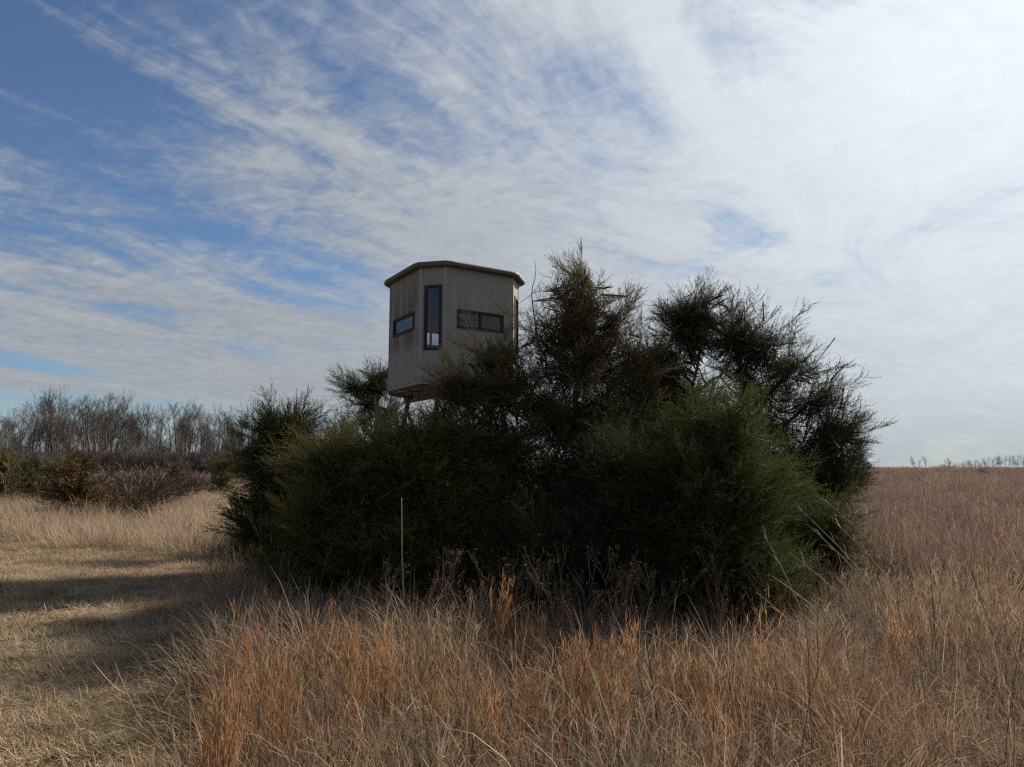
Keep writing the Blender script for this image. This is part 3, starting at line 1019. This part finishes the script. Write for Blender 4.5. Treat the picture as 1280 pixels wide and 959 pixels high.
# the wood behind, one mass
wp, wr, ws, wt = [], [], [], []
for q in range(290):
    pxq = rr.uniform(-480, 560); Y = rr.uniform(134, 210)
    b = gpt(pxq, Y)
    wp.append(b); wr.append((0, 0, rr.uniform(0, 6.28)))
    hz = 1.6 + (585 - float(np.interp(pxq, prof_x, prof_y)) - 6) / FPX * 135
    s = hz / 13.6 * rr.uniform(.85, 1.1); ws.append((s * .9, s * .9, s)); wt.append(rr.random())
comb_t = []
for t, c, cmb, tmb in BARE[:6]:
    m_ = MB(); m_.add(tmb.v, tmb.f); m_.add(cmb.v, cmb.f); comb_t.append(m_)
wood = scatter("leafless_woods", comb_t, wp, wr, ws, wt, M_twig, None, np.random.default_rng(3))
tag(wood, "grey mass of leafless woods behind the front row of trees", "woods", kind="stuff")

# far tree line over the field
pxs = [1143, 1150, 1158, 1182, 1187] + [1198 + 4.2 * q for q in range(34)]
for q, px in enumerate(pxs):
    Y = rr.uniform(300, 340)
    ty = -7 + 577 + rr.uniform(-1, 5) if px < 1190 else -6 + float(np.interp(px, [1195, 1230, 1260, 1300, 1400], [583, 580, 577, 574, 570])) + rr.uniform(-1.5, 3.5)
    bare_tree(px, Y, ty, q, rr, *(("small bare tree in the detached clump of three before the far tree line", "detached clump of three far trees") if px < 1165 else ("small bare tree of the detached pair before the far tree line", "detached pair of far trees") if px < 1190 else ("small bare tree of the long far tree line across the brown field", "far tree line across the field")))

# understory scrub at the foot of the woods
SHRUB = []
for s in range(4):
    rr2 = random.Random(300 + s)
    st, tw = MB(), MB()
    for q in range(13):
        a = rr2.uniform(0, 6.28); sp = rr2.uniform(.15, .85)
        nd = Vector((math.cos(a) * math.sin(sp), math.sin(a) * math.sin(sp), math.cos(sp)))
        grow([st, tw, 3], Vector((rr2.gauss(0, .08), rr2.gauss(0, .08), -.03)), nd, rr2.uniform(.5, .8), .011, 3, rr2, .10, 4, .0045, .2, 3, .72)
    SHRUB.append((st, tw))
SHM = [(a.mesh("stem", M_shrubtwig), b_.mesh("twigs", M_shrubtwig)) for a, b_ in SHRUB]
sc_p, sc_r, sc_s, sc_t = [], [], [], []
for q in range(700):
    pxq = rr.uniform(-420, 560); Y = rr.uniform(92, 118)
    sc_p.append(gpt(pxq, Y)); sc_r.append((0, 0, rr.uniform(0, 6.28))); sc_s.append(rr.uniform(1.5, 3.2)); sc_t.append(rr.random())
cmb = []
for a, b_ in SHRUB:
    m_ = MB(); m_.add(a.v, a.f); m_.add(b_.v, b_.f)
    cmb.append(m_)
ob = scatter("scrub", cmb, sc_p, sc_r, sc_s, sc_t, M_twig, None, np.random.default_rng(9))
tag(ob, "dark leafless scrub along the foot of the woods", "scrub", kind="stuff")


def bare_shrub(px, Y, hpx, k, label, s_mult=(1.25, 1.0), pale=False, group=None):
    b = gpt(px, Y)
    root = empty("bare_shrub", b, k * 1.7)
    s = (hpx / FPX * Y) / 1.75
    root.scale = (s * s_mult[0], s * s_mult[0], s * s_mult[1])
    tag(root, label, "shrub", group)
    link_mesh("stem", SHM[k % 4][0], root)
    o = link_mesh("twigs", SHM[k % 4][1], root); tag(o, kind="stuff")


for q, (px, Y, h, lab) in enumerate(((140, 21, 78, "mauve-brown leafless shrub touching the rust-coloured cedar"), (160, 23, 84, "tallest mauve-brown leafless shrub in the middle of its row"),
                                     (180, 22, 74, "mauve-brown leafless shrub between the tallest one and the thin end shrub"), (197, 24, 60, "low thin mauve-brown shrub at the open end of its row"))):
    bare_shrub(px, Y, h, q, lab, (1.45, 1.0), group="mauve shrubs beside the rust-coloured cedar")
for q, (px, Y, h) in enumerate(((230, 34, 50), (243, 36, 46))):
    bare_shrub(px, Y, h, q + 1, ("brown leafless shrub against the dim olive cedar bush", "brown leafless shrub between the dim olive bush and the dark olive one")[q], (1.2, 1.0), group="brown shrubs near the olive cedar bush")

# pale sapling on the far left
rr2 = random.Random(41)
st = MB()
grow([st, st, 0], Vector((0, 0, -.05)), Vector((.1, 0, 1)), 1.1, .020, 3, rr2, .05, 3, .005, .3, 5, .7)
ob = st.build("bare_sapling", M_weed); ob.location = gpt(6, 25)
tag(ob, "pale bare sapling with crooked limbs before the hedge's end cedar", "sapling")

# ------------------------------------------------------------------ grass
def blade(mb, rr, o, h, lean, curl, width, segs=4, az=None):
    az = rr.uniform(0, 6.28) if az is None else az
    out = Vector((math.cos(az), math.sin(az), 0))
    side = Vector((-math.sin(az + rr.gauss(0, .6)), math.cos(az + rr.gauss(0, .6)), rr.gauss(0, .3))).normalized()
    a = lean
    p = Vector(o); pts = [p.copy()]
    for i in range(segs):
        p = p + (Vector((0, 0, 1)) * math.cos(a) + out * math.sin(a)) * (h / segs)
        pts.append(p.copy())
        a += curl / segs * (0.5 + i / segs)
    for q in pts:
        if q.z < 0.004: q.z = 0.004 + rr.random() * .01
    mb.ribbon(pts, [width * (1 - .5 * i / segs) for i in range(segs + 1)], side, rr.random())


def clump(seed, n, rad, h, lean, curl, width, segs=4, gauss=True, comb=None):
    rr = random.Random(seed)
    mb = MB()
    for i in range(n):
        a = rr.uniform(0, 6.28); q = rad * (abs(rr.gauss(0, .5)) if gauss else math.sqrt(rr.random()))
        o = (q * math.cos(a), q * math.sin(a), -.01)
        az = a + rr.gauss(0, .9) if comb is None else rr.gauss(comb, .7)
        blade(mb, rr, o, rr.uniform(*h), abs(rr.gauss(lean[0], lean[1])), rr.uniform(*curl), width * rr.uniform(.6, 1.3), segs, az)
    return mb


def stalky(seed, n, rad, h, width, seedhead=True):
    """upright stems with short bracts: seen from a distance as fine vertical stalks"""
    rr = random.Random(seed); mb = MB()
    for i in range(n):
        a = rr.uniform(0, 6.28); q = rad * math.sqrt(rr.random())
        o = Vector((q * math.cos(a), q * math.sin(a), -.01))
        hh = rr.uniform(*h); az = rr.uniform(0, 6.28); ln = abs(rr.gauss(0, .13))
        d = Vector((math.cos(az) * math.sin(ln), math.sin(az) * math.sin(ln), math.cos(ln)))
        r0 = rr.random()
        sv = Vector((math.cos(az + 1.3), math.sin(az + 1.3), 0))
        b_ = Vector((rr.gauss(0, .04), rr.gauss(0, .04), 0))
        pts = [o, o + d * hh * .35, o + d * hh * .7 + b_ * .5, o + d * hh + b_ * 1.4]
        mb.ribbon(pts, [width, width * .9, width * .75, width * .5], sv, r0)
        if seedhead:
            for k in range(rr.randint(4, 8)):
                t = rr.uniform(.45, 1.0)
                x = t * 3; j = min(2, int(x)); p = pts[j].lerp(pts[j + 1], x - j)
                az2 = rr.uniform(0, 6.28); sp = rr.uniform(.12, .45)
                dd = Vector((math.cos(az2) * math.sin(sp), math.sin(az2) * math.sin(sp), math.cos(sp)))
                L = rr.uniform(.05, .13)
                s2 = dd.orthogonal().normalized()
                mb.ribbon([p, p + dd * L * .5, p + dd * L + Vector((math.cos(az2), math.sin(az2), -.3)) * L * .2], [width * .8, width * 1.1, 0], s2, min(1, r0 * .7 + rr.random() * .3))
    return mb


T_mown = [clump(s, 150, .34, (.05, .17), (1.0, .35), (.2, 1.2), .0055, 3, comb=0.4 * s) for s in (1, 2, 3, 4)]
T_mat = [clump(s, 130, .42, (.18, .50), (.80, .50), (-1.2, 3.6), .0058, 5) for s in (21, 22, 23, 24)]
T_up = [clump(s, 70, .22, (.28, .72), (.24, .20), (.4, 2.6), .0060, 5) for s in (31, 32, 33)]
T_stalk = [stalky(s, 22, .34, (.35, .68), .0042) for s in (41, 42, 43)]
T_mid = [clump(s, 230, .75, (.35, .80), (.35, .25), (.3, 1.8), .0075, 4, False) for s in (51, 52, 53)]
T_midstalk = [stalky(s, 70, .75, (.6, 1.0), .0065) for s in (61, 62)]
T_far = [clump(s, 330, 1.9, (.4, .85), (.3, .22), (.2, 1.3), .020, 3, False) for s in (71, 72, 73)]
T_vfar = [clump(s, 330, 5.0, (.45, .9), (.25, .2), (.1, 1.0), .07, 2, False) for s in (81, 82)]


def foot(x, y):
    """grass height factor: it thins out towards the thicket's shaded foot"""
    if -2.2 < x < 3.4 and y < 8.6:
        return float(np.interp(y + .35 * mnoise.noise((x * 1.3, y * 1.3, 2.2)), [4.9, 5.8, 7.0], [1.0, .78, .62])) if x > -.7 else float(np.interp(y, [5.4, 6.6, 7.5], [1.0, .9, .7]))
    return 1.0


def place(n, sampler, keep, seed, smin=.8, smax=1.25, tilt=.12):
    rr = random.Random(seed)
    P_, Ro, S, T_ = [], [], [], []
    for i in range(n):
        x, y = sampler(rr)
        k = keep(x, y, rr)
        if not k: continue
        P_.append((x, y, gz(x, y) - .005)); Ro.append((rr.gauss(0, tilt), rr.gauss(0, tilt), rr.uniform(0, 6.28)))
        S.append(rr.uniform(smin, smax) * (k if k is not True else 1.0)); T_.append(rr.random())
    return P_, Ro, S, T_


def wedge(y0, y1, slope=.86, pad=2.0):
    def f(rr):
        while True:
            y = math.sqrt(rr.uniform(max(y0, 0) ** 2, y1 ** 2)) if y0 >= 0 else rr.uniform(y0, y1)
            x = rr.uniform(-1, 1) * (slope * abs(y) + pad)
            return x, y
    return f


def strip(x0, x1, y0, y1):
    return lambda rr: (rr.uniform(x0, x1), rr.uniform(y0, y1))


def under_thicket(x, y):
    # ground under the evergreens: little grows there
    return ((x - 0.6) / 3.9) ** 2 + ((y - 9.5) / 1.6) ** 2 < 1


def add_grass(name, label, T, n, sampler, keep, mat, seed, **kw):
    P_, Ro, S, T_ = place(n, sampler, keep, seed, **kw)
    o = scatter(name, T, P_, Ro, S, T_, mat, None, np.random.default_rng(seed))
    tag(o, label, "grass", kind="stuff")
    return len(P_)


cnt = {}
# mown lane
cnt['mown'] = add_grass("mown_grass", "short mown dry grass on the lane beside the thicket", T_mown, 9000, strip(-22, -1, 0.5, 22),
                        lambda x, y, r: mown_d(x, y) > -.25 and r.random() < (1.0 if y < 11 else .75) and x > -1.0 * y - 3, M_mown, 201, tilt=.08)
cnt['mown2'] = add_grass("rough_grass", "slightly longer brownish grass in the mown lane's near shade", T_mat, 420, strip(-6, -1, 1.5, 9.0),
                         lambda x, y, r: (0.42 * r.uniform(.6, 1.1)) if mown_d(x, y) > .0 and (mown_d(x, y) < .8 or y < 5.2) and r.random() < .8 else False, M_fore, 202)
# foreground
cnt['fore_mat'] = add_grass("matted_grass", "matted brown dry grass in front of the thicket", T_mat, 3000, wedge(1.2, 9.5, .85, 1.5),
                            lambda x, y, r: (r.uniform(.7, 1.1) * foot(x, y)) if mown_d(x, y) < 0 and not under_thicket(x, y) else False, M_fore, 203)
cnt['fore_up'] = add_grass("upright_grass", "upright brown dry grass in front of the thicket", T_up, 1700, wedge(1.8, 10.5, .85, 1.5),
                           lambda x, y, r: r.uniform(.7, 1.15) * foot(x, y) if mown_d(x, y) < .05 and not under_thicket(x, y) and (mnoise.noise((x * .9, y * .9, 41)) < .2 - (.14 if x > 1.6 else 0) or r.random() < .25) and mnoise.noise((x * .8, y * .8, 7)) + r.uniform(-.35, .35) > -.12 else False, M_fore, 204)
cnt['fore_stalk'] = add_grass("grass_stalks", "fine brown grass stalks among the matted grass", T_stalk, 800, wedge(2.4, 11, .85, 1.5),
                              lambda x, y, r: r.uniform(.7, 1.1) * foot(x, y) if mown_d(x, y) < -.05 and not under_thicket(x, y) and mnoise.noise((x * .6, y * .6, 17)) + r.uniform(-.3, .3) > -.05 else False, M_fore, 205)
# left tall pale grass beyond the lane
cnt['left_tall'] = add_grass("pale_tall_grass", "pale tan tall grass between the mown lane and the hedge", T_mid + T_up[:1], 5200, strip(-50, -3, 12.5, 60),
                             lambda x, y, r: (r.uniform(.75, 1.15) * (.9 + .3 * mnoise.noise((x * .35, y * .35, 4)))) if mown_d(x, y) < .1 and x > -.95 * y - 4 and x < -.27 * y and r.random() < min(1, 26 / y) else False, M_tan, 206)
# right field, near to far
cnt['right_mid'] = add_grass("field_grass", "brown field grass beside the thicket", T_mid, 4200, strip(0, 45, 8.5, 45),
                             lambda x, y, r: r.uniform(.75, 1.1) if x > .30 * y and x < .9 * y + 3 and not under_thicket(x, y) else False, M_field, 207)
cnt['right_stalk'] = add_grass("field_stalks", "taller fine stalks rising over the brown field", T_midstalk, 1700, strip(0, 45, 9, 45),
                               lambda x, y, r: r.uniform(.7, 1.05) if x > .34 * y and x < .9 * y + 3 and mnoise.noise((x * .3, y * .3, 27)) + r.uniform(-.3, .3) > -.05 else False, M_field, 208)
cnt['behind'] = add_grass("shaded_grass", "brown grass on the ground behind the thicket", T_mid, 900, strip(-8, 12, 11.2, 32),
                          lambda x, y, r: r.uniform(.7, 1.0) if -.30 * y < x < .34 * y and mown_d(x, y) < 0 else False, M_field, 209)
cnt['far'] = add_grass("far_field_grass", "brown grass of the open field farther out", T_far, 7000, wedge(38, 130, .85, 4),
                       lambda x, y, r: r.uniform(.8, 1.15) if (x > -.2 * y or y > 55) else False, M_field, 210)
cnt['vfar'] = add_grass("distant_field_grass", "brown grass running out to the horizon", T_vfar, 9000, wedge(120, 480, .85, 4),
                        lambda x, y, r: r.uniform(.85, 1.2) if x > -.3 * y else False, M_field, 211)

# pale flattened patches
M_flat = leaf_mat("pale_flattened_grass", [(0.40, 0.325, 0.235), (0.52, 0.43, 0.32), (0.27, 0.205, 0.150), (0.33, 0.25, 0.17)], 0.3)
T_flat = [clump(s, 120, .45, (.22, .50), (1.25, .28), (-.4, 1.0), .0060, 4) for s in (95, 96, 97)]
cnt['flat'] = add_grass("flattened_grass", "pale flattened grass lying in patches among the brown grass", T_flat, 900, wedge(2.0, 7.6, .85, 1.0),
                        lambda x, y, r: r.uniform(.75, 1.1) if mown_d(x, y) < .15 and not under_thicket(x, y) and mnoise.noise((x * .9, y * .9, 41)) + r.uniform(-.12, .12) + (.16 if x > 1.6 else 0) > .16 else False, M_flat, 213)

# dark wiry stems standing through the grass
M_stem = leaf_mat("dark_wiry_stem", [(0.060, 0.038, 0.028), (0.105, 0.066, 0.046), (0.16, 0.105, 0.075)], 0.0)
T_stem = [stalky(s, 5, .45, (.55, 1.0), .0048, False) for s in (91, 92, 93)]
cnt['stems'] = add_grass("wiry_stems", "dark wiry dead stems standing through the brown grass", T_stem, 420, wedge(3.0, 17, .85, 1.0),
                         lambda x, y, r: r.uniform(.7, 1.05) if mown_d(x, y) < -.2 and not under_thicket(x, y) and (x > .33 * y or y < 6.5) else False, M_stem, 212)

# ------------------------------------------------------------------ orange broomsedge tufts
def broom(seed):
    rr = random.Random(seed); mb = MB()
    for i in range(rr.randint(6, 12)):
        a = rr.uniform(0, 6.28); q = .07 * math.sqrt(rr.random())
        o = Vector((q * math.cos(a), q * math.sin(a), -.02))
        hh = rr.uniform(.62, 1.0); az = a + rr.gauss(0, .8); ln = abs(rr.gauss(.03, .09))
        d = Vector((math.cos(az) * math.sin(ln), math.sin(az) * math.sin(ln), math.cos(ln)))
        b_ = Vector((rr.gauss(0, .03), rr.gauss(0, .03), 0))
        pts = [o, o + d * hh * .3, o + d * hh * .6 + b_ * .5, o + d * hh * .85 + b_, o + d * hh + b_ * 1.6]
        mb.tube(pts, [.0022, .0020, .0018, .0014, .0008], 3, rr.random(), cap=False)
        for k in range(rr.randint(12, 20)):
            t = rr.uniform(.34, .97); x = t * 4; j = min(3, int(x)); p = pts[j].lerp(pts[j + 1], x - j)
            az2 = rr.uniform(0, 6.28); sp = rr.uniform(.06, .28)
            dd = Vector((math.cos(az2) * math.sin(sp), math.sin(az2) * math.sin(sp), math.cos(sp)))
            L = rr.uniform(.06, .15) * (1.15 - .4 * t)
            mb.ribbon([p, p + dd * L * .5, p + dd * L + Vector((math.cos(az2), math.sin(az2), .2)) * L * .15], [.0042, .0052, 0], dd.orthogonal().normalized(), rr.random())
    for i in range(22):
        a = rr.uniform(0, 6.28); q = .09 * math.sqrt(rr.random())
        blade(mb, rr, (q * math.cos(a), q * math.sin(a), -.01), rr.uniform(.25, .55), abs(rr.gauss(.25, .15)), rr.uniform(.4, 2.0), .0045, 4)
    return mb.mesh("broomsedge_tuft", M_broom)


BR = [broom(500 + s) for s in range(7)]
rr = random.Random(900)
spots = []
for px, py in ((275, 855), (288, 880), (318, 765), (330, 790), (392, 845), (402, 765), (410, 790), (425, 750), (440, 775), (478, 790), (594, 808), (622, 812), (640, 830), (676, 765), (705, 790),
               (715, 800), (742, 805), (772, 800), (815, 792), (822, 810), (852, 800), (862, 815), (912, 805), (922, 815), (935, 800), (545, 800), (500, 800), (355, 800), (300, 830),
               (1130, 745), (1110, 760), (1145, 760), (1120, 735), (1100, 780), (1250, 655), (1262, 665), (1240, 660), (690, 830), (655, 815), (880, 830), (780, 840), (455, 830), (370, 830)):
    # tip row; height about 0.62 m -> distance from the tip's angle
    hgt = rr.uniform(.50, .72)
    t = at(px, py, 1.0) - Vector((0, 0, CAMZ))
    Y = max(3.2, min(16, (hgt - CAMZ) / t.z))
    spots.append((px, Y, hgt))
for q in range(34):
    spots.append((rr.uniform(265, 975), rr.uniform(3.9, 6.4), rr.uniform(.45, .72)))
for q, (px, Y, hgt) in enumerate(spots):
    b = gpt(px, Y)
    if under_thicket(b.x, b.y): continue
    o = link_mesh("broomsedge_tuft", BR[q % 7], None, b, (rr.gauss(0, .05), rr.gauss(0, .05), rr.uniform(0, 6.28)), hgt / .9)
    if px > 1200: ln, gn = "orange broomsedge tuft far out in the brown field past the leaning stalks", "broomsedge out in the field"
    elif px > 1000: ln, gn = "orange broomsedge tuft at the foot of the leaning pale stalks", "broomsedge by the leaning stalks"
    elif px < 345: ln, gn = "orange broomsedge tuft along the edge of the mown lane", "broomsedge along the lane"
    elif px < 560: ln, gn = "orange broomsedge tuft in the thicket's shade near the single upright stalk", "broomsedge near the single stalk"
    else: ln, gn = "orange broomsedge tuft before the dried weeds at the thicket's foot", "broomsedge before the dried weeds"
    tag(o, ln, "grass tuft", gn)

# ------------------------------------------------------------------ dried weeds at the thicket's foot
def weed(seed):
    rr = random.Random(seed); st, hd = MB(), MB()
    d = Vector((rr.gauss(0, .12), rr.gauss(0, .12), 1)).normalized()
    hh = 1.0
    pts = [Vector((0, 0, -.03))]
    for i in range(5):
        d = (d + Vector((rr.gauss(0, .07), rr.gauss(0, .07), 0))).normalized(); pts.append(pts[-1] + d * hh / 5)
    st.tube(pts, [.0040, .0036, .0032, .0028, .0022, .0016], 4)
    ends = [pts[-1]]
    for q in range(rr.randint(9, 14)):
        t = rr.uniform(.4, .98); x = t * 5; i = min(4, int(x)); o = pts[i].lerp(pts[i + 1], x - i)
        az = rr.uniform(0, 6.28); sp = rr.uniform(.35, .9)
        dd = Vector((math.cos(az) * math.sin(sp), math.sin(az) * math.sin(sp), math.cos(sp)))
        L = rr.uniform(.14, .36) * (1.3 - .6 * t)
        e = o + dd * L + Vector((0, 0, L * .2)); m_ = o + dd * L * .55
        st.tube([o, m_, e], [.0022, .0018, .0011], 3)
        if rr.random() < .6: ends.append(e)
        for k in range(rr.randint(2, 4)):
            az2 = az + rr.gauss(0, 1.0); s2 = rr.uniform(.2, .8)
            d2 = Vector((math.cos(az2) * math.sin(s2), math.sin(az2) * math.sin(s2), math.cos(s2)))
            b_ = o.lerp(e, rr.uniform(.45, .95)); e2 = b_ + d2 * rr.uniform(.05, .13)
            st.tube([b_, b_.lerp(e2, .5) + Vector((0, 0, .004)), e2], [.0014, .0012, .0008], 3)
            if rr.random() < .22: ends.append(e2)
    for e in ends:
        for k in range(rr.randint(2, 4)):
            c = e + Vector((rr.gauss(0, .010), rr.gauss(0, .010), rr.gauss(.004, .005))); r_ = rr.uniform(.003, .0065)
            hd.add([c + Vector(v_) * r_ for v_ in ((1, 0, 0), (-1, 0, 0), (0, 1, 0), (0, -1, 0), (0, 0, 1.1), (0, 0, -1.1))],
                   [(0, 2, 4), (2, 1, 4), (1, 3, 4), (3, 0, 4), (2, 0, 5), (1, 2, 5), (3, 1, 5), (0, 3, 5)])
    return st.mesh("stem", M_weed), hd.mesh("seed_heads", M_seed)


WD = [weed(700 + s) for s in range(6)]
rr = random.Random(61)
for q in range(60):
    px = rr.uniform(430, 1010) if q > 5 else (590, 560, 715, 700, 640, 780)[q]
    Y = rr.uniform(5.4, 7.5)
    b = gpt(px, Y)
    if under_thicket(b.x, b.y): continue
    root = empty("dried_weed", b, rr.uniform(0, 6.28))
    root.rotation_euler = (rr.gauss(0, .16), rr.gauss(0, .16), rr.uniform(0, 6.28))
    s = rr.uniform(.55, .88); root.scale = (s, s, s)
    if px < 575: ln, gn = "dried branching weed near the single upright stalk", "dried weeds near the single stalk"
    elif px < 830: ln, gn = "dried branching weed with small seed heads below the tall bronze cedars", "dried weeds below the bronze cedars"
    else: ln, gn = "dried branching weed at the foot of the dense green cedar cone", "dried weeds below the green cone"
    tag(root, ln, "weed", gn)
    link_mesh("stem", WD[q % 6][0], root)
    o = link_mesh("seed_heads", WD[q % 6][1], root); tag(o, kind="stuff")

# tall single stalk in front of the dark thicket
b = gpt(506, 6.6); tp = at(502, 622, 6.7) - b
mb = MB()
pp = [Vector((0, 0, -.05)), Vector((.012, 0, tp.z * .3)), Vector((-.016, .02, tp.z * .62)), Vector((tp.x, tp.y, tp.z))]
mb.tube(pp, [.0085, .008, .007, .004], 6)
for t in (.25, .45, .62, .8):
    x = t * 3; i = min(2, int(x)); c = pp[i].lerp(pp[i + 1], x - i)
    mb.tube([c - Vector((0, 0, .008)), c, c + Vector((0, 0, .008))], [.0075, .0105, .0075], 6)
ob = mb.build("reed_stalk", bark_mat("grey_brown_stalk", (0.17, 0.135, 0.10), (0.30, 0.25, 0.19), 25), smooth=True); ob.location = b
tag(ob, "single upright pale stalk standing before the dark thicket", "reed")

# long stalks leaning over beside the dense green cedar
lean = [((954, 667), (1010, 760), 6.6), ((995, 633), (1118, 775), 7.4), ((1026, 622), (1165, 775), 7.6), ((985, 690), (1100, 800), 6.6), ((1008, 655), (1125, 790), 7.0),
        ((1040, 650), (1150, 790), 7.2), ((965, 720), (1080, 830), 5.9), ((1060, 640), (1180, 760), 7.9), ((1100, 770), (1180, 870), 5.3), ((945, 740), (1040, 850), 5.6)]
rr = random.Random(8)
for (tpx, bpx, Y) in lean:
    b = gpt(bpx[0], Y); t = at(tpx[0], tpx[1], Y + rr.uniform(-.3, .3)) - b
    mb = MB()
    sag = Vector((0, 0, .05 * t.length))
    pp = [Vector((0, 0, -.03)), t * .3 + sag * .8, t * .6 + sag, t * .85 + sag * .5, t]
    mb.tube(pp, [.0080, .0075, .0065, .005, .0025], 4)
    for k in range(3):
        x = rr.uniform(.3, .9) * 4; i = min(3, int(x)); o = pp[i].lerp(pp[i + 1], x - i)
        d = (t.normalized() + Vector((rr.gauss(0, .3), rr.gauss(0, .3), rr.gauss(0, .3)))).normalized()
        mb.ribbon([o, o + d * .10, o + d * .2 + Vector((0, 0, -.05))], [.006, .005, 0], d.orthogonal().normalized())
    ob = mb.build("leaning_stalk", M_reed, smooth=True); ob.location = b
    tag(ob, "long pale stalk leaning over beside the dense green cedar", "reed", "leaning stalks beside the green cedar")

print("sprays", NSPR, cnt)
